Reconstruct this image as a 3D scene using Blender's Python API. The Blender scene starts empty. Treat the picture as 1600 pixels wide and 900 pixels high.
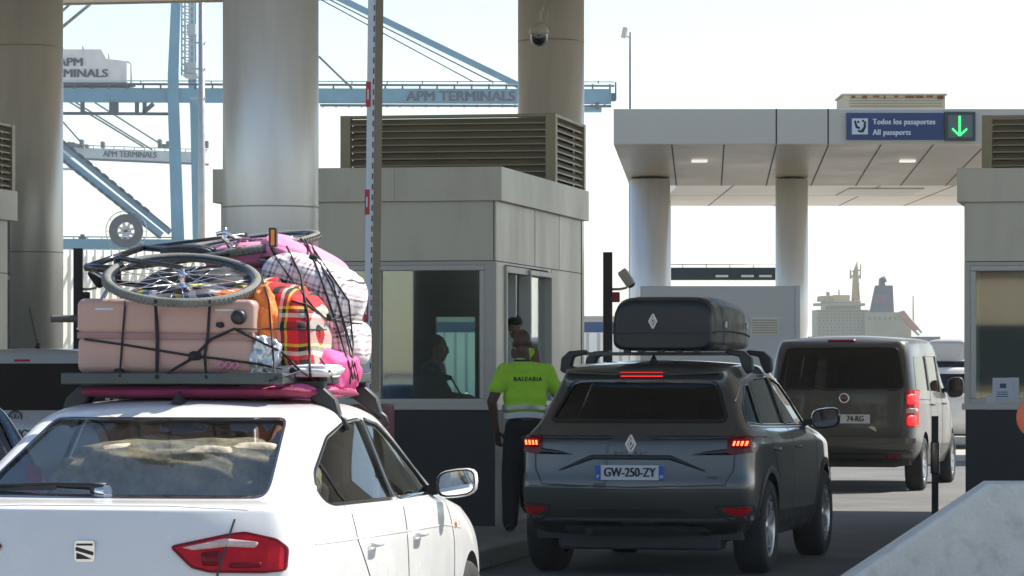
import bpy, bmesh, math, random
from math import radians as R, sin, cos, pi
from mathutils import Vector, Matrix, Euler
from mathutils.bvhtree import BVHTree
random.seed(7)
SC = bpy.context.scene
COL = SC.collection
# ------------------------------------------------------------------ camera, sky, sun, exposure
F, H, HZ = 5600.0, 1.58, 568.0          # focal length in px of a 1600 px frame, eye height, horizon row
cam = bpy.data.cameras.new('camera'); camo = bpy.data.objects.new('camera', cam); COL.objects.link(camo)
cam.sensor_width = 36; cam.lens = F / 1600 * 36; cam.shift_y = (HZ - 450) / 1600
cam.clip_start = 0.5; cam.clip_end = 9000
camo.location = (0, 0, H); camo.rotation_euler = (R(90), 0, 0)
SC.camera = camo
SUN_EL, SUN_AZ = R(47), R(57)           # azimuth from +Y towards +X
sunvec = Vector((sin(SUN_AZ) * cos(SUN_EL), cos(SUN_AZ) * cos(SUN_EL), sin(SUN_EL)))
w = bpy.data.worlds.new('World'); SC.world = w; w.use_nodes = True
nt = w.node_tree; nt.nodes.clear()
sky = nt.nodes.new('ShaderNodeTexSky'); sky.sky_type = 'NISHITA'; sky.sun_disc = False
sky.sun_elevation = SUN_EL; sky.sun_rotation = SUN_AZ; sky.dust_density = 0.4; sky.air_density = 1.0; sky.ozone_density = 1.0
bg = nt.nodes.new('ShaderNodeBackground'); bg.inputs[1].default_value = 0.094
wo = nt.nodes.new('ShaderNodeOutputWorld')
nt.links.new(sky.outputs[0], bg.inputs[0]); nt.links.new(bg.outputs[0], wo.inputs[0])
sun = bpy.data.lights.new('sun', 'SUN'); sun.energy = 4.3; sun.angle = R(0.5); sun.color = (1, .955, .88)
suno = bpy.data.objects.new('sun', sun); COL.objects.link(suno)
suno.rotation_euler = sunvec.to_track_quat('Z', 'Y').to_euler(); suno.location = (20, 0, 40)
SC.view_settings.view_transform = 'Standard'; SC.view_settings.look = 'None'
SC.view_settings.exposure = 1.0; SC.view_settings.gamma = 1; SC.view_settings.use_curve_mapping = False
SC.render.engine = 'CYCLES'
SC.cycles.max_bounces = 8; SC.cycles.transparent_max_bounces = 16

def P(px, py, Y):
    return Vector(((px - 800) * Y / F, Y, H + (HZ - py) * Y / F))

# ------------------------------------------------------------------ materials
def mat(name, col, rough=.6, metal=0., var=.12, vs=4., bump=0., bs=60., coat=0., spec=.5, emit=None, es=0., sheen=0., stretch=None, dirt=0.):
    m = bpy.data.materials.new(name); m.use_nodes = True; n = m.node_tree; b = n.nodes['Principled BSDF']
    c = tuple(col) + (1,)
    b.inputs['Base Color'].default_value = c; b.inputs['Roughness'].default_value = rough
    b.inputs['Metallic'].default_value = metal; b.inputs['Coat Weight'].default_value = coat
    b.inputs['Specular IOR Level'].default_value = spec
    b.inputs['Coat Roughness'].default_value = .04; b.inputs['Sheen Weight'].default_value = sheen
    tc = n.nodes.new('ShaderNodeTexCoord'); mp = n.nodes.new('ShaderNodeMapping')
    n.links.new(tc.outputs['Object'], mp.inputs[0])
    if stretch: mp.inputs['Scale'].default_value = stretch
    if var > 0:
        nz = n.nodes.new('ShaderNodeTexNoise'); nz.inputs['Scale'].default_value = vs; nz.inputs['Detail'].default_value = 7
        nz.inputs['Roughness'].default_value = .62
        n.links.new(mp.outputs[0], nz.inputs['Vector'])
        mr = n.nodes.new('ShaderNodeMapRange'); mr.inputs[1].default_value = .3; mr.inputs[2].default_value = .7
        mr.inputs[3].default_value = 1 - var; mr.inputs[4].default_value = 1 + var
        n.links.new(nz.outputs[0], mr.inputs[0])
        mx = n.nodes.new('ShaderNodeVectorMath'); mx.operation = 'SCALE'; mx.inputs[0].default_value = col
        n.links.new(mr.outputs[0], mx.inputs['Scale'])
        last = mx.outputs[0]
        if dirt > 0:
            nd = n.nodes.new('ShaderNodeTexNoise'); nd.inputs['Scale'].default_value = vs * 3.1; nd.inputs['Detail'].default_value = 9
            n.links.new(mp.outputs[0], nd.inputs['Vector'])
            rd = n.nodes.new('ShaderNodeMapRange'); rd.inputs[1].default_value = .5; rd.inputs[2].default_value = .72
            rd.inputs[3].default_value = 0; rd.inputs[4].default_value = dirt
            n.links.new(nd.outputs[0], rd.inputs[0])
            md = n.nodes.new('ShaderNodeMix'); md.data_type = 'RGBA'; md.inputs[7].default_value = (.12, .1, .08, 1)
            n.links.new(rd.outputs[0], md.inputs[0]); n.links.new(last, md.inputs[6]); last = md.outputs[2]
        n.links.new(last, b.inputs['Base Color'])
        r2 = n.nodes.new('ShaderNodeMapRange'); r2.inputs[1].default_value = .3; r2.inputs[2].default_value = .7
        r2.inputs[3].default_value = max(0.02, rough - .08 * (rough > .15)); r2.inputs[4].default_value = min(1, rough + .1 * (rough > .15))
        n.links.new(nz.outputs[0], r2.inputs[0]); n.links.new(r2.outputs[0], b.inputs['Roughness'])
    if bump > 0:
        nb = n.nodes.new('ShaderNodeTexNoise'); nb.inputs['Scale'].default_value = bs; nb.inputs['Detail'].default_value = 5
        n.links.new(mp.outputs[0], nb.inputs['Vector'])
        bp = n.nodes.new('ShaderNodeBump'); bp.inputs['Strength'].default_value = bump; bp.inputs['Distance'].default_value = .01
        n.links.new(nb.outputs[0], bp.inputs['Height']); n.links.new(bp.outputs[0], b.inputs['Normal'])
    if emit:
        b.inputs['Emission Color'].default_value = tuple(emit) + (1,); b.inputs['Emission Strength'].default_value = es
    return m

def glass(name, tint, refl=1.0, rough=.02, base=.07):
    m = bpy.data.materials.new(name); m.use_nodes = True; n = m.node_tree; n.nodes.clear()
    o = n.nodes.new('ShaderNodeOutputMaterial'); tr = n.nodes.new('ShaderNodeBsdfTransparent'); tr.inputs[0].default_value = tuple(tint) + (1,)
    g = n.nodes.new('ShaderNodeBsdfGlossy'); g.inputs['Roughness'].default_value = rough; g.inputs[0].default_value = (refl, refl, refl, 1)
    fr = n.nodes.new('ShaderNodeLayerWeight'); fr.inputs[0].default_value = .5
    pw = n.nodes.new('ShaderNodeMath'); pw.operation = 'POWER'; pw.inputs[1].default_value = 4
    ad = n.nodes.new('ShaderNodeMapRange'); ad.inputs[3].default_value = base; ad.inputs[4].default_value = 1.0; n.links.new(fr.outputs['Facing'], pw.inputs[0])
    mx = n.nodes.new('ShaderNodeMixShader')
    n.links.new(pw.outputs[0], ad.inputs[0]); n.links.new(ad.outputs[0], mx.inputs[0])
    n.links.new(tr.outputs[0], mx.inputs[1]); n.links.new(g.outputs[0], mx.inputs[2]); n.links.new(mx.outputs[0], o.inputs[0])
    return m

def plaid(name, base, cols, scale=(9, 9, 9), rough=.75, tilt=(0, 0, 0)):
    """woven check: constant bands along two crossing directions, averaged"""
    m = bpy.data.materials.new(name); m.use_nodes = True; n = m.node_tree; b = n.nodes['Principled BSDF']
    b.inputs['Roughness'].default_value = rough; b.inputs['Specular IOR Level'].default_value = .25
    tc = n.nodes.new('ShaderNodeTexCoord'); mp = n.nodes.new('ShaderNodeMapping'); mp.inputs['Scale'].default_value = scale
    mp.inputs['Rotation'].default_value = tilt
    dn = n.nodes.new('ShaderNodeTexNoise'); dn.inputs['Scale'].default_value = 3
    n.links.new(tc.outputs['Object'], dn.inputs['Vector'])
    dm = n.nodes.new('ShaderNodeVectorMath'); dm.operation = 'MULTIPLY_ADD'; dm.inputs[1].default_value = (.07, .07, .07)
    n.links.new(dn.outputs['Color'], dm.inputs[0]); n.links.new(tc.outputs['Object'], dm.inputs[2])
    n.links.new(dm.outputs[0], mp.inputs[0])
    sp = n.nodes.new('ShaderNodeSeparateXYZ'); n.links.new(mp.outputs[0], sp.inputs[0])
    outs = []
    for ax in (0, 2):
        fr = n.nodes.new('ShaderNodeMath'); fr.operation = 'FRACT'; n.links.new(sp.outputs[ax], fr.inputs[0])
        cr = n.nodes.new('ShaderNodeValToRGB'); cr.color_ramp.interpolation = 'CONSTANT'
        el = cr.color_ramp.elements; el[0].position = 0; el[0].color = tuple(base) + (1,); el[1].position = cols[0][0]; el[1].color = tuple(cols[0][1]) + (1,)
        for p, c in cols[1:]:
            e = el.new(p); e.color = tuple(c) + (1,)
        n.links.new(fr.outputs[0], cr.inputs[0]); outs.append(cr.outputs[0])
    mx = n.nodes.new('ShaderNodeMix'); mx.data_type = 'RGBA'; mx.inputs[0].default_value = .5
    n.links.new(outs[0], mx.inputs[6]); n.links.new(outs[1], mx.inputs[7]); n.links.new(mx.outputs[2], b.inputs['Base Color'])
    nb = n.nodes.new('ShaderNodeTexNoise'); nb.inputs['Scale'].default_value = 14; bp = n.nodes.new('ShaderNodeBump')
    bp.inputs['Strength'].default_value = .5; bp.inputs['Distance'].default_value = .02
    n.links.new(tc.outputs['Object'], nb.inputs['Vector']); n.links.new(nb.outputs[0], bp.inputs['Height']); n.links.new(bp.outputs[0], b.inputs['Normal'])
    return m

M = {}
M['asphalt'] = mat('asphalt', (.125, .122, .112), .85, var=.38, vs=.7, bump=.5, bs=90, dirt=.35)
M['apron'] = mat('concrete_apron', (.36, .34, .30), .85, var=.15, vs=.3, bump=.2, bs=40)
M['kerb'] = mat('kerb_concrete', (.26, .26, .25), .85, var=.2, vs=3, bump=.3, dirt=.4)
M['concrete'] = mat('cast_concrete', (.76, .71, .60), .85, var=.10, vs=3.2, bump=.7, bs=45, dirt=.22)
M['paint_line'] = mat('road_paint', (.7, .7, .68), .7, var=.2, vs=5, dirt=.4)
M['panel'] = mat('grey_panel', (.62, .59, .50), .42, metal=.15, var=.06, vs=1.6, stretch=(1, 1, .25), dirt=.12)
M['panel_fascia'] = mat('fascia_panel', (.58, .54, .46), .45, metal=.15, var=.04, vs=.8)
M['panel_lt'] = mat('pale_panel', (.50, .49, .45), .45, metal=.15, var=.05, vs=1.)
M['panel_warm'] = mat('warm_panel', (.74, .67, .56), .4, metal=.15, var=.06, vs=.6)
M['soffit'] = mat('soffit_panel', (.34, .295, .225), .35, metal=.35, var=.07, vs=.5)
M['column'] = mat('column_sheet', (.87, .845, .78), .36, metal=.35, var=.05, vs=2.4, stretch=(1, 1, .12), dirt=.10)
M['seam'] = mat('seam_black', (.05, .05, .05), .8, var=0)
M['base_black'] = mat('base_black', (.022, .026, .03), .55, var=.2, vs=5)
M['frame'] = mat('window_frame', (.52, .51, .48), .45, metal=.3, var=.05)
M['louvre'] = mat('louvre_bronze', (.40, .36, .26), .5, metal=.35, var=.1, vs=2)
M['louvre_in'] = mat('louvre_dark', (.03, .03, .028), .8, var=0)
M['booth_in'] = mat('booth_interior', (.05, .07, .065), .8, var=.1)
M['glass_booth'] = glass('booth_glass', (.80, .93, .90), .9, base=.14)
M['glass_car'] = glass('car_glass', (.64, .66, .62), .6)
M['glass_dark'] = glass('tinted_glass', (.07, .075, .075), .7)
M['white_paint'] = mat('white_paint', (.78, .765, .73), .25, var=.035, vs=2, coat=.6, dirt=.03)
M['grey_paint'] = mat('grey_paint', (.082, .079, .068), .3, metal=.3, var=.0, vs=1.5, coat=1)
M['van_paint'] = mat('brown_grey_paint', (.085, .076, .062), .34, metal=.3, var=.02, vs=1.5, coat=.4)
M['silver_paint'] = mat('silver_white_paint', (.50, .52, .54), .3, metal=.15, var=.03, vs=1.5, coat=.8)
M['blue_paint'] = mat('dark_blue_paint', (.05, .09, .14), .25, metal=.3, var=.05, coat=1)
M['black_plastic'] = mat('black_plastic', (.02, .021, .022), .45, var=.15, vs=8)
M['black_gloss'] = mat('black_gloss', (.012, .013, .014), .12, var=.05, coat=.6)
M['box_side'] = mat('box_plastic', (.014, .016, .017), .38, var=.1, vs=6, bump=.1, bs=200)
M['rubber'] = mat('tyre_rubber', (.022, .022, .022), .85, var=.2, vs=10, bump=.3, bs=80)
M['tyre_dusty'] = mat('dusty_tyre', (.20, .20, .17), .85, var=.3, vs=12, bump=.5, bs=140)
M['alloy'] = mat('alloy', (.5, .5, .5), .3, metal=.9, var=.08)
M['chrome'] = mat('chrome', (.75, .75, .75), .12, metal=1, var=.03)
M['mirror'] = mat('mirror_glass', (.85, .85, .85), .02, metal=1, var=0)
M['red_lens'] = mat('red_lens', (.50, .006, .012), .2, var=.15, vs=14, spec=.3)
M['red_lens_dark'] = mat('dark_red_lens', (.17, .003, .006), .2, var=.2, vs=14, spec=.3)
M['clear_lens'] = mat('clear_lens', (.62, .45, .43), .12, var=.2, vs=20, coat=1)
M['red_lit'] = mat('lit_red', (.6, .02, .02), .3, var=0, emit=(1, .02, .02), es=.8)
M['red_hot'] = mat('lit_red_core', (.8, .1, .05), .3, var=0, emit=(1, .12, .03), es=2.6)
M['plate'] = mat('plate_white', (.62, .63, .64), .4, var=.05, vs=10)
M['plate_blue'] = mat('plate_blue', (.03, .10, .42), .4, var=.05)
M['ink'] = mat('ink_black', (.02, .02, .025), .6, var=0)
M['seat_cloth'] = mat('seat_cloth', (.07, .07, .07), .9, var=.1)
M['cabin'] = mat('cabin_dark', (.05, .05, .05), .9, var=.1)
M['pink_case'] = mat('pink_case', (.50, .31, .25), .38, var=.06, vs=6, bump=.04, bs=8)
M['pink_band'] = mat('pink_band', (.34, .20, .18), .6, var=.1)
M['black_strap'] = mat('black_strap', (.015, .015, .018), .7, var=.1)
M['magenta'] = mat('magenta_cloth', (.20, .015, .055), .85, var=.25, vs=6, bump=.8, bs=14)
M['pink_cloth'] = mat('pink_cloth', (.80, .25, .42), .8, var=.15, vs=6, bump=.6, bs=16)
M['hot_pink'] = mat('hot_pink_cloth', (.80, .10, .30), .75, var=.15, vs=7, bump=.7, bs=18)
M['orange_cloth'] = mat('orange_cloth', (.85, .22, .04), .75, var=.2, vs=8, bump=.8, bs=18)
M['white_cloth'] = mat('white_cloth', (.75, .72, .70), .8, var=.1, vs=8, bump=.6, bs=20)
M['film'] = mat('silver_film', (.62, .64, .66), .18, metal=.55, var=.35, vs=22, bump=1., bs=34)
M['rack_steel'] = mat('rack_steel', (.07, .085, .08), .45, metal=.4, var=.2, vs=10)
M['skin_dark'] = mat('dark_skin', (.10, .052, .036), .5, var=.08, vs=9)
M['skin_mid'] = mat('brown_skin', (.20, .10, .07), .5, var=.08, vs=9)
M['hair'] = mat('black_hair', (.015, .012, .011), .6, var=.2, vs=30, bump=.6, bs=120)
M['hivis'] = mat('hivis_cloth', (.42, .80, .04), .8, var=.1, vs=5, bump=.5, bs=14, sheen=.2)
M['trouser'] = mat('black_trouser', (.014, .014, .017), .9, var=.2, vs=6, bump=.4, bs=20)
M['grey_band'] = mat('reflective_band', (.52, .54, .52), .4, metal=.3, var=.1)
M['shoe'] = mat('black_shoe', (.015, .015, .015), .5, var=.1)
M['blue_shirt'] = mat('navy_shirt', (.03, .06, .12), .85, var=.2, vs=6)
M['crane_blue'] = mat('crane_blue', (.11, .28, .38), .6, var=.14, vs=.25, dirt=.12)
M['crane_dark'] = mat('crane_slate', (.035, .06, .08), .7, var=.15, vs=.4)
M['crane_white'] = mat('crane_white', (.66, .65, .60), .6, var=.1, vs=.4, dirt=.15)
M['cable'] = mat('steel_cable', (.10, .12, .13), .6, var=.1)
M['reel_grey'] = mat('reel_grey', (.045, .05, .055), .7, var=.2, vs=1)
M['fence_white'] = mat('cream_sheet', (.82, .80, .72), .55, var=.08, vs=1)
M['fence_blue'] = mat('blue_band', (.04, .08, .18), .6, var=.1)
M['galv'] = mat('galvanised', (.42, .42, .41), .45, metal=.5, var=.12, vs=6)
M['sign_blue'] = mat('sign_blue', (.035, .065, .17), .5, var=.08, vs=3)
M['sign_white'] = mat('sign_white', (.72, .74, .76), .5, var=.03)
M['sign_box'] = mat('signal_box', (.05, .07, .065), .5, var=.2)
M['sign_face'] = mat('signal_face', (.13, .17, .16), .5, var=.2, vs=30)
M['green_lit'] = mat('lit_green', (.05, .5, .2), .3, var=0, emit=(.06, 1, .22), es=.8)
M['rust_white'] = mat('rusted_cream', (.66, .60, .46), .7, var=.12, vs=.9, dirt=.2)
M['rust'] = mat('rust', (.26, .11, .05), .9, var=.4, vs=3, bump=.4)
M['hull'] = mat('ship_cream', (.46, .36, .16), .6, var=.1, vs=.08, dirt=.15)
M['hull_green'] = mat('ship_deck', (.16, .19, .15), .7, var=.2, vs=.2)
M['funnel'] = mat('funnel_navy', (.01, .018, .035), .6, var=.15, vs=.2)
M['orange_boat'] = mat('lifeboat_orange', (.65, .17, .08), .5, var=.1)
M['camera_white'] = mat('camera_housing', (.62, .60, .54), .4, var=.05)
M['dome'] = mat('smoked_dome', (.012, .012, .014), .08, var=0, coat=1)
M['maroon'] = mat('maroon_sheet', (.13, .018, .035), .5, var=.1)
M['red_tape'] = mat('red_tape', (.42, .02, .04), .5, var=.1, vs=20)
M['arm_white'] = mat('arm_white', (.56, .58, .58), .5, var=.06, vs=3)
M['arm_brown'] = mat('arm_brown', (.20, .16, .10), .6, var=.15)
M['orange_sign'] = mat('orange_sign', (.78, .17, .06), .5, var=.06)
M['water'] = mat('water', (.03, .08, .10), .12, var=.1, vs=.05, bump=.4, bs=.6)
M['lamp_panel'] = mat('soffit_lamp', (.8, .8, .75), .3, var=0, emit=(1, .98, .9), es=.35)
M['poster'] = mat('poster_paper', (.60, .66, .70), .6, var=.1, vs=20)
M['poster_blue'] = mat('poster_print', (.04, .10, .22), .6, var=.2)
M['beige_wall'] = mat('beige_render', (.52, .42, .30), .8, var=.12, vs=.4)
M['lump'] = mat('sand_reflection', (.50, .42, .30), .9, var=.45, vs=9, bump=1, bs=16, dirt=.5)  # sandy tone standing in for the reflection in the saloon rear window
M['grip'] = mat('grip_rubber', (.10, .10, .09), .7, var=.1)
M['blue_strap'] = mat('blue_strap', (.03, .03, .25), .6, var=.1)
M['amber'] = mat('amber_reflector', (.75, .25, .03), .2, var=.1, coat=1)
M['multi'] = plaid('printed_cloth', (.05, .07, .10), [(.25, (.7, .6, .06)), (.42, (.08, .16, .35)), (.6, (.75, .75, .7)), (.78, (.02, .02, .03))], (7, 7, 9), tilt=(.3, .2, .6))
M['tartan'] = plaid('red_tartan', (.72, .02, .03), [(.33, (.015, .02, .02)), (.56, (.72, .03, .04)), (.68, (.75, .72, .62)), (.80, (.015, .02, .02)), (.92, (.85, .65, .04))], (7.5, 7.5, 6.0), tilt=(0, .12, 0))
M['check'] = plaid('white_check', (.78, .74, .72), [(.24, (.45, .38, .40)), (.36, (.80, .76, .74)), (.56, (.05, .04, .05)), (.68, (.80, .76, .74)), (.80, (.35, .18, .24)), (.93, (.80, .76, .74))], (12, 12, 12), tilt=(0, .1, 0))

# ------------------------------------------------------------------ mesh helpers
class MB:
    def __init__(s): s.v = []; s.f = []; s.sm = []
    def add(s, vs, fs, smooth=False, mtx=None):
        o = len(s.v)
        s.v += [tuple(mtx @ Vector(v)) if mtx else tuple(v) for v in vs]
        s.f += [tuple(i + o for i in f) for f in fs]; s.sm += [smooth] * len(fs)
        return s
    def box(s, c, d, mtx=None, rot=None):
        x, y, z = (q / 2 for q in d); c = Vector(c)
        pts = [Vector((a, b, e)) for a in (-x, x) for b in (-y, y) for e in (-z, z)]
        if rot: pts = [rot @ p for p in pts]
        return s.add([c + p for p in pts], [(0, 1, 3, 2), (4, 6, 7, 5), (0, 4, 5, 1), (2, 3, 7, 6), (0, 2, 6, 4), (1, 5, 7, 3)], False, mtx)
    def b2(s, x0, x1, y0, y1, z0, z1): return s.box(((x0 + x1) / 2, (y0 + y1) / 2, (z0 + z1) / 2), (x1 - x0, y1 - y0, z1 - z0))
    def beam(s, a, b, wd, hd=None, up=(0, 0, 1)):
        a, b = Vector(a), Vector(b); hd = hd or wd; d = b - a; L = d.length; d.normalize(); u = Vector(up)
        if abs(d.dot(u)) > .95: u = Vector((0, 1, 0))
        sx = d.cross(u).normalized(); sz = sx.cross(d).normalized()
        m = Matrix((sx, d, sz)).transposed().to_4x4(); m.translation = (a + b) / 2
        return s.box((0, 0, 0), (wd, L, hd), m)
    def tube(s, pts, r, n=8, cap=True, closed=False):
        pts = [Vector(p) for p in pts]; rr = r if isinstance(r, (list, tuple)) else [r] * len(pts); o = len(s.v); k = len(pts); prev = None
        for i, p in enumerate(pts):
            if closed: d = pts[(i + 1) % k] - pts[i - 1]
            else: d = pts[min(i + 1, k - 1)] - pts[max(i - 1, 0)]
            if d.length < 1e-9: d = Vector((0, 0, 1))
            d.normalize()
            if prev is None:
                u = Vector((0, 0, 1)) if abs(d.z) < .9 else Vector((1, 0, 0)); a = d.cross(u).normalized()
            else:
                a = (prev - d * prev.dot(d))
                a = a.normalized() if a.length > 1e-6 else d.orthogonal().normalized()
            prev = a; b = d.cross(a)
            for j in range(n):
                t = 2 * pi * j / n; s.v.append(tuple(p + (a * cos(t) + b * sin(t)) * rr[i]))
        for i in range(k if closed else k - 1):
            for j in range(n):
                i2 = (i + 1) % k; s.f.append((o + i * n + j, o + i * n + (j + 1) % n, o + i2 * n + (j + 1) % n, o + i2 * n + j)); s.sm.append(True)
        if cap and not closed:
            s.f.append(tuple(o + j for j in range(n))[::-1]); s.f.append(tuple(o + (k - 1) * n + j for j in range(n))); s.sm += [False, False]
        return s
    def lathe(s, prof, n=24, mtx=None, smooth=True):
        o = len(s.v); k = len(prof)
        for r, z in prof:
            for j in range(n):
                t = 2 * pi * j / n; v = Vector((r * cos(t), r * sin(t), z)); s.v.append(tuple(mtx @ v if mtx else v))
        for i in range(k - 1):
            for j in range(n):
                s.f.append((o + i * n + j, o + i * n + (j + 1) % n, o + (i + 1) * n + (j + 1) % n, o + (i + 1) * n + j)); s.sm.append(smooth)
        return s
    def prism(s, poly, y0, y1, mtx=None):
        k = len(poly); vs = [(x, y0, z) for x, z in poly] + [(x, y1, z) for x, z in poly]
        return s.add(vs, [tuple(range(k)), tuple(range(2 * k - 1, k - 1, -1))] + [(i, i + k, (i + 1) % k + k, (i + 1) % k) for i in range(k)], False, mtx)
    def build(s, name, m, parent=None, bevel=0, seg=2, loc=None):
        me = bpy.data.meshes.new(name); me.from_pydata(s.v, [], s.f); me.materials.append(m)
        me.polygons.foreach_set('use_smooth', s.sm)
        bm = bmesh.new(); bm.from_mesh(me); bmesh.ops.recalc_face_normals(bm, faces=bm.faces); bm.to_mesh(me); bm.free()
        o = bpy.data.objects.new(name, me); COL.objects.link(o)
        if parent: o.parent = parent
        if loc: o.location = loc
        if bevel:
            b = o.modifiers.new('bevel', 'BEVEL'); b.width = bevel; b.segments = seg; b.limit_method = 'ANGLE'; b.angle_limit = R(40)
            me.polygons.foreach_set('use_smooth', [True] * len(me.polygons))
            wn = o.modifiers.new('wn', 'WEIGHTED_NORMAL'); wn.keep_sharp = False
        return o

def tag(o, label=None, cat=None, group=None, kind=None):
    if label: o['label'] = label
    if cat: o['category'] = cat
    if group: o['group'] = group
    if kind: o['kind'] = kind
    return o
def thing(name, label, cat, loc=(0, 0, 0), yaw=0, group=None):
    o = bpy.data.objects.new(name, None); COL.objects.link(o); o.location = loc; o.rotation_euler = (0, 0, -R(yaw))
    return tag(o, label, cat, group)
def struct(o): o['kind'] = 'structure'; return o

def mesh_obj(name, me, m, parent=None, smooth=True):
    me.name = name; me.materials.clear(); me.materials.append(m)
    if smooth: me.polygons.foreach_set('use_smooth', [True] * len(me.polygons))
    o = bpy.data.objects.new(name, me); COL.objects.link(o)
    if parent: o.parent = parent
    return o
def evaluated(o):
    dg = bpy.context.evaluated_depsgraph_get(); dg.update()
    return bpy.data.meshes.new_from_object(o.evaluated_get(dg))

def text(name, body, size, m, parent, loc, rot=(R(90), 0, 0), bold=.0, ext=.002, sx=1., align='CENTER', sp=1.):
    cu = bpy.data.curves.new('t', 'FONT'); cu.body = body; cu.size = size; cu.extrude = ext
    cu.align_x = align; cu.align_y = 'CENTER'; cu.space_character = sp
    t = bpy.data.objects.new('t', cu); COL.objects.link(t)
    me = evaluated(t); bpy.data.objects.remove(t)
    me.transform(Matrix.Diagonal((sx, 1, 1, 1)))
    if bold:
        bm = bmesh.new(); src = me.copy()
        for k, dx in enumerate((-1.5, -.75, 0, .75, 1.5)):
            c_ = src.copy(); c_.transform(Matrix.Translation((dx * bold, dx * bold * .25, ext * .3 * k))); bm.from_mesh(c_)
        bm.to_mesh(me); bm.free()
    me.transform(Euler(rot).to_matrix().to_4x4())
    o = mesh_obj(name, me, m, parent, False); o.location = loc
    return o

def inside(p, poly):
    x, y = p; c = False; j = len(poly) - 1
    for i in range(len(poly)):
        xi, yi = poly[i]; xj, yj = poly[j]
        if (yi > y) != (yj > y) and x < (xj - xi) * (y - yi) / (yj - yi) + xi: c = not c
        j = i
    return c
def nearest(p, poly):
    best = None; p = Vector(p)
    for i in range(len(poly)):
        a = Vector(poly[i]); b = Vector(poly[(i + 1) % len(poly)]); ab = b - a
        t = max(0, min(1, (p - a).dot(ab) / ab.length_squared)); q = a + ab * t; d = (q - p).length
        if best is None or d < best[0]: best = (d, q)
    return best
def roundpoly(poly, r=.04, n=3):
    out = []; k = len(poly)
    for i in range(k):
        p = Vector(poly[i]); a = Vector(poly[i - 1]); b = Vector(poly[(i + 1) % k])
        ra = min(r, (a - p).length * .45); rb = min(r, (b - p).length * .45)
        p0 = p + (a - p).normalized() * ra; p1 = p + (b - p).normalized() * rb
        for j in range(n + 1):
            t = j / n; out.append(tuple((1 - t) ** 2 * p0 + 2 * t * (1 - t) * p + t * t * p1))
    return out

# ------------------------------------------------------------------ cars: a subdivided cage, then openings, glass, lamps and gaps fitted to its surface
FR = [0, .42, .76, .95]
def car_cage(rows, T, crown=.05, crease=None, level=4):
    nT = len(T); rings = []
    for r in rows:
        w_, z_ = r['w'], r['z']; pts = []
        for f in FR: pts.append(Vector((f * w_[0], r['yr'] + r.get('bow', .1) * f ** 3, z_[0] + r.get('zb', 0) * (1 - f * f))))
        for i, t in enumerate(T): pts.append(Vector((w_[i + 1], r['yr'] + t * (r['yf'] - r['yr']), z_[i + 1])))
        for f in FR[::-1]: pts.append(Vector((f * w_[-1], r['yf'] - r.get('fbow', .25) * f ** 3, z_[-1] + r.get('zf', 0) * (1 - f * f))))
        rings.append(pts)
    N = len(rings[0]); bm = bmesh.new()
    def mk(sgn):
        V = [[bm.verts.new((p.x * sgn, p.y, p.z)) for p in ring] for ring in rings]; faces = []
        for i in range(len(rows) - 1):
            for j in range(N - 1):
                faces.append((V[i][j], V[i][j + 1], V[i + 1][j + 1], V[i + 1][j]))
        top = V[-1]; grid = [[top[0], top[1], top[2], top[3]]]
        for i in range(nT):
            e = top[4 + i].co
            grid.append([bm.verts.new((abs(e.x) * f * sgn, e.y, e.z + crown * (1 - f * f))) for f in FR[:3]] + [top[4 + i]])
        grid.append([top[N - 1], top[N - 2], top[N - 3], top[N - 4]])
        for i in range(len(grid) - 1):
            for j in range(3): faces.append((grid[i][j], grid[i][j + 1], grid[i + 1][j + 1], grid[i + 1][j]))
        for f in faces:
            try: bm.faces.new(f)
            except ValueError: pass
        return V
    V1 = mk(1); V2 = mk(-1)
    cl = bm.edges.layers.float.new('crease_edge')
    for V in (V1, V2):
        for ri, val in (crease or {}).items():
            for j in range(N - 1):
                e = bm.edges.get((V[ri][j], V[ri][j + 1]))
                if e: e[cl] = val
    bmesh.ops.remove_doubles(bm, verts=bm.verts, dist=1e-5)
    bmesh.ops.recalc_face_normals(bm, faces=bm.faces)
    me = bpy.data.meshes.new('cage'); bm.to_mesh(me); bm.free()
    o = bpy.data.objects.new('cage', me); COL.objects.link(o)
    s = o.modifiers.new('s', 'SUBSURF'); s.levels = level; s.render_levels = level
    out = evaluated(o); bpy.data.objects.remove(o)
    bm = bmesh.new(); bm.from_mesh(out)
    return bm

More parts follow.
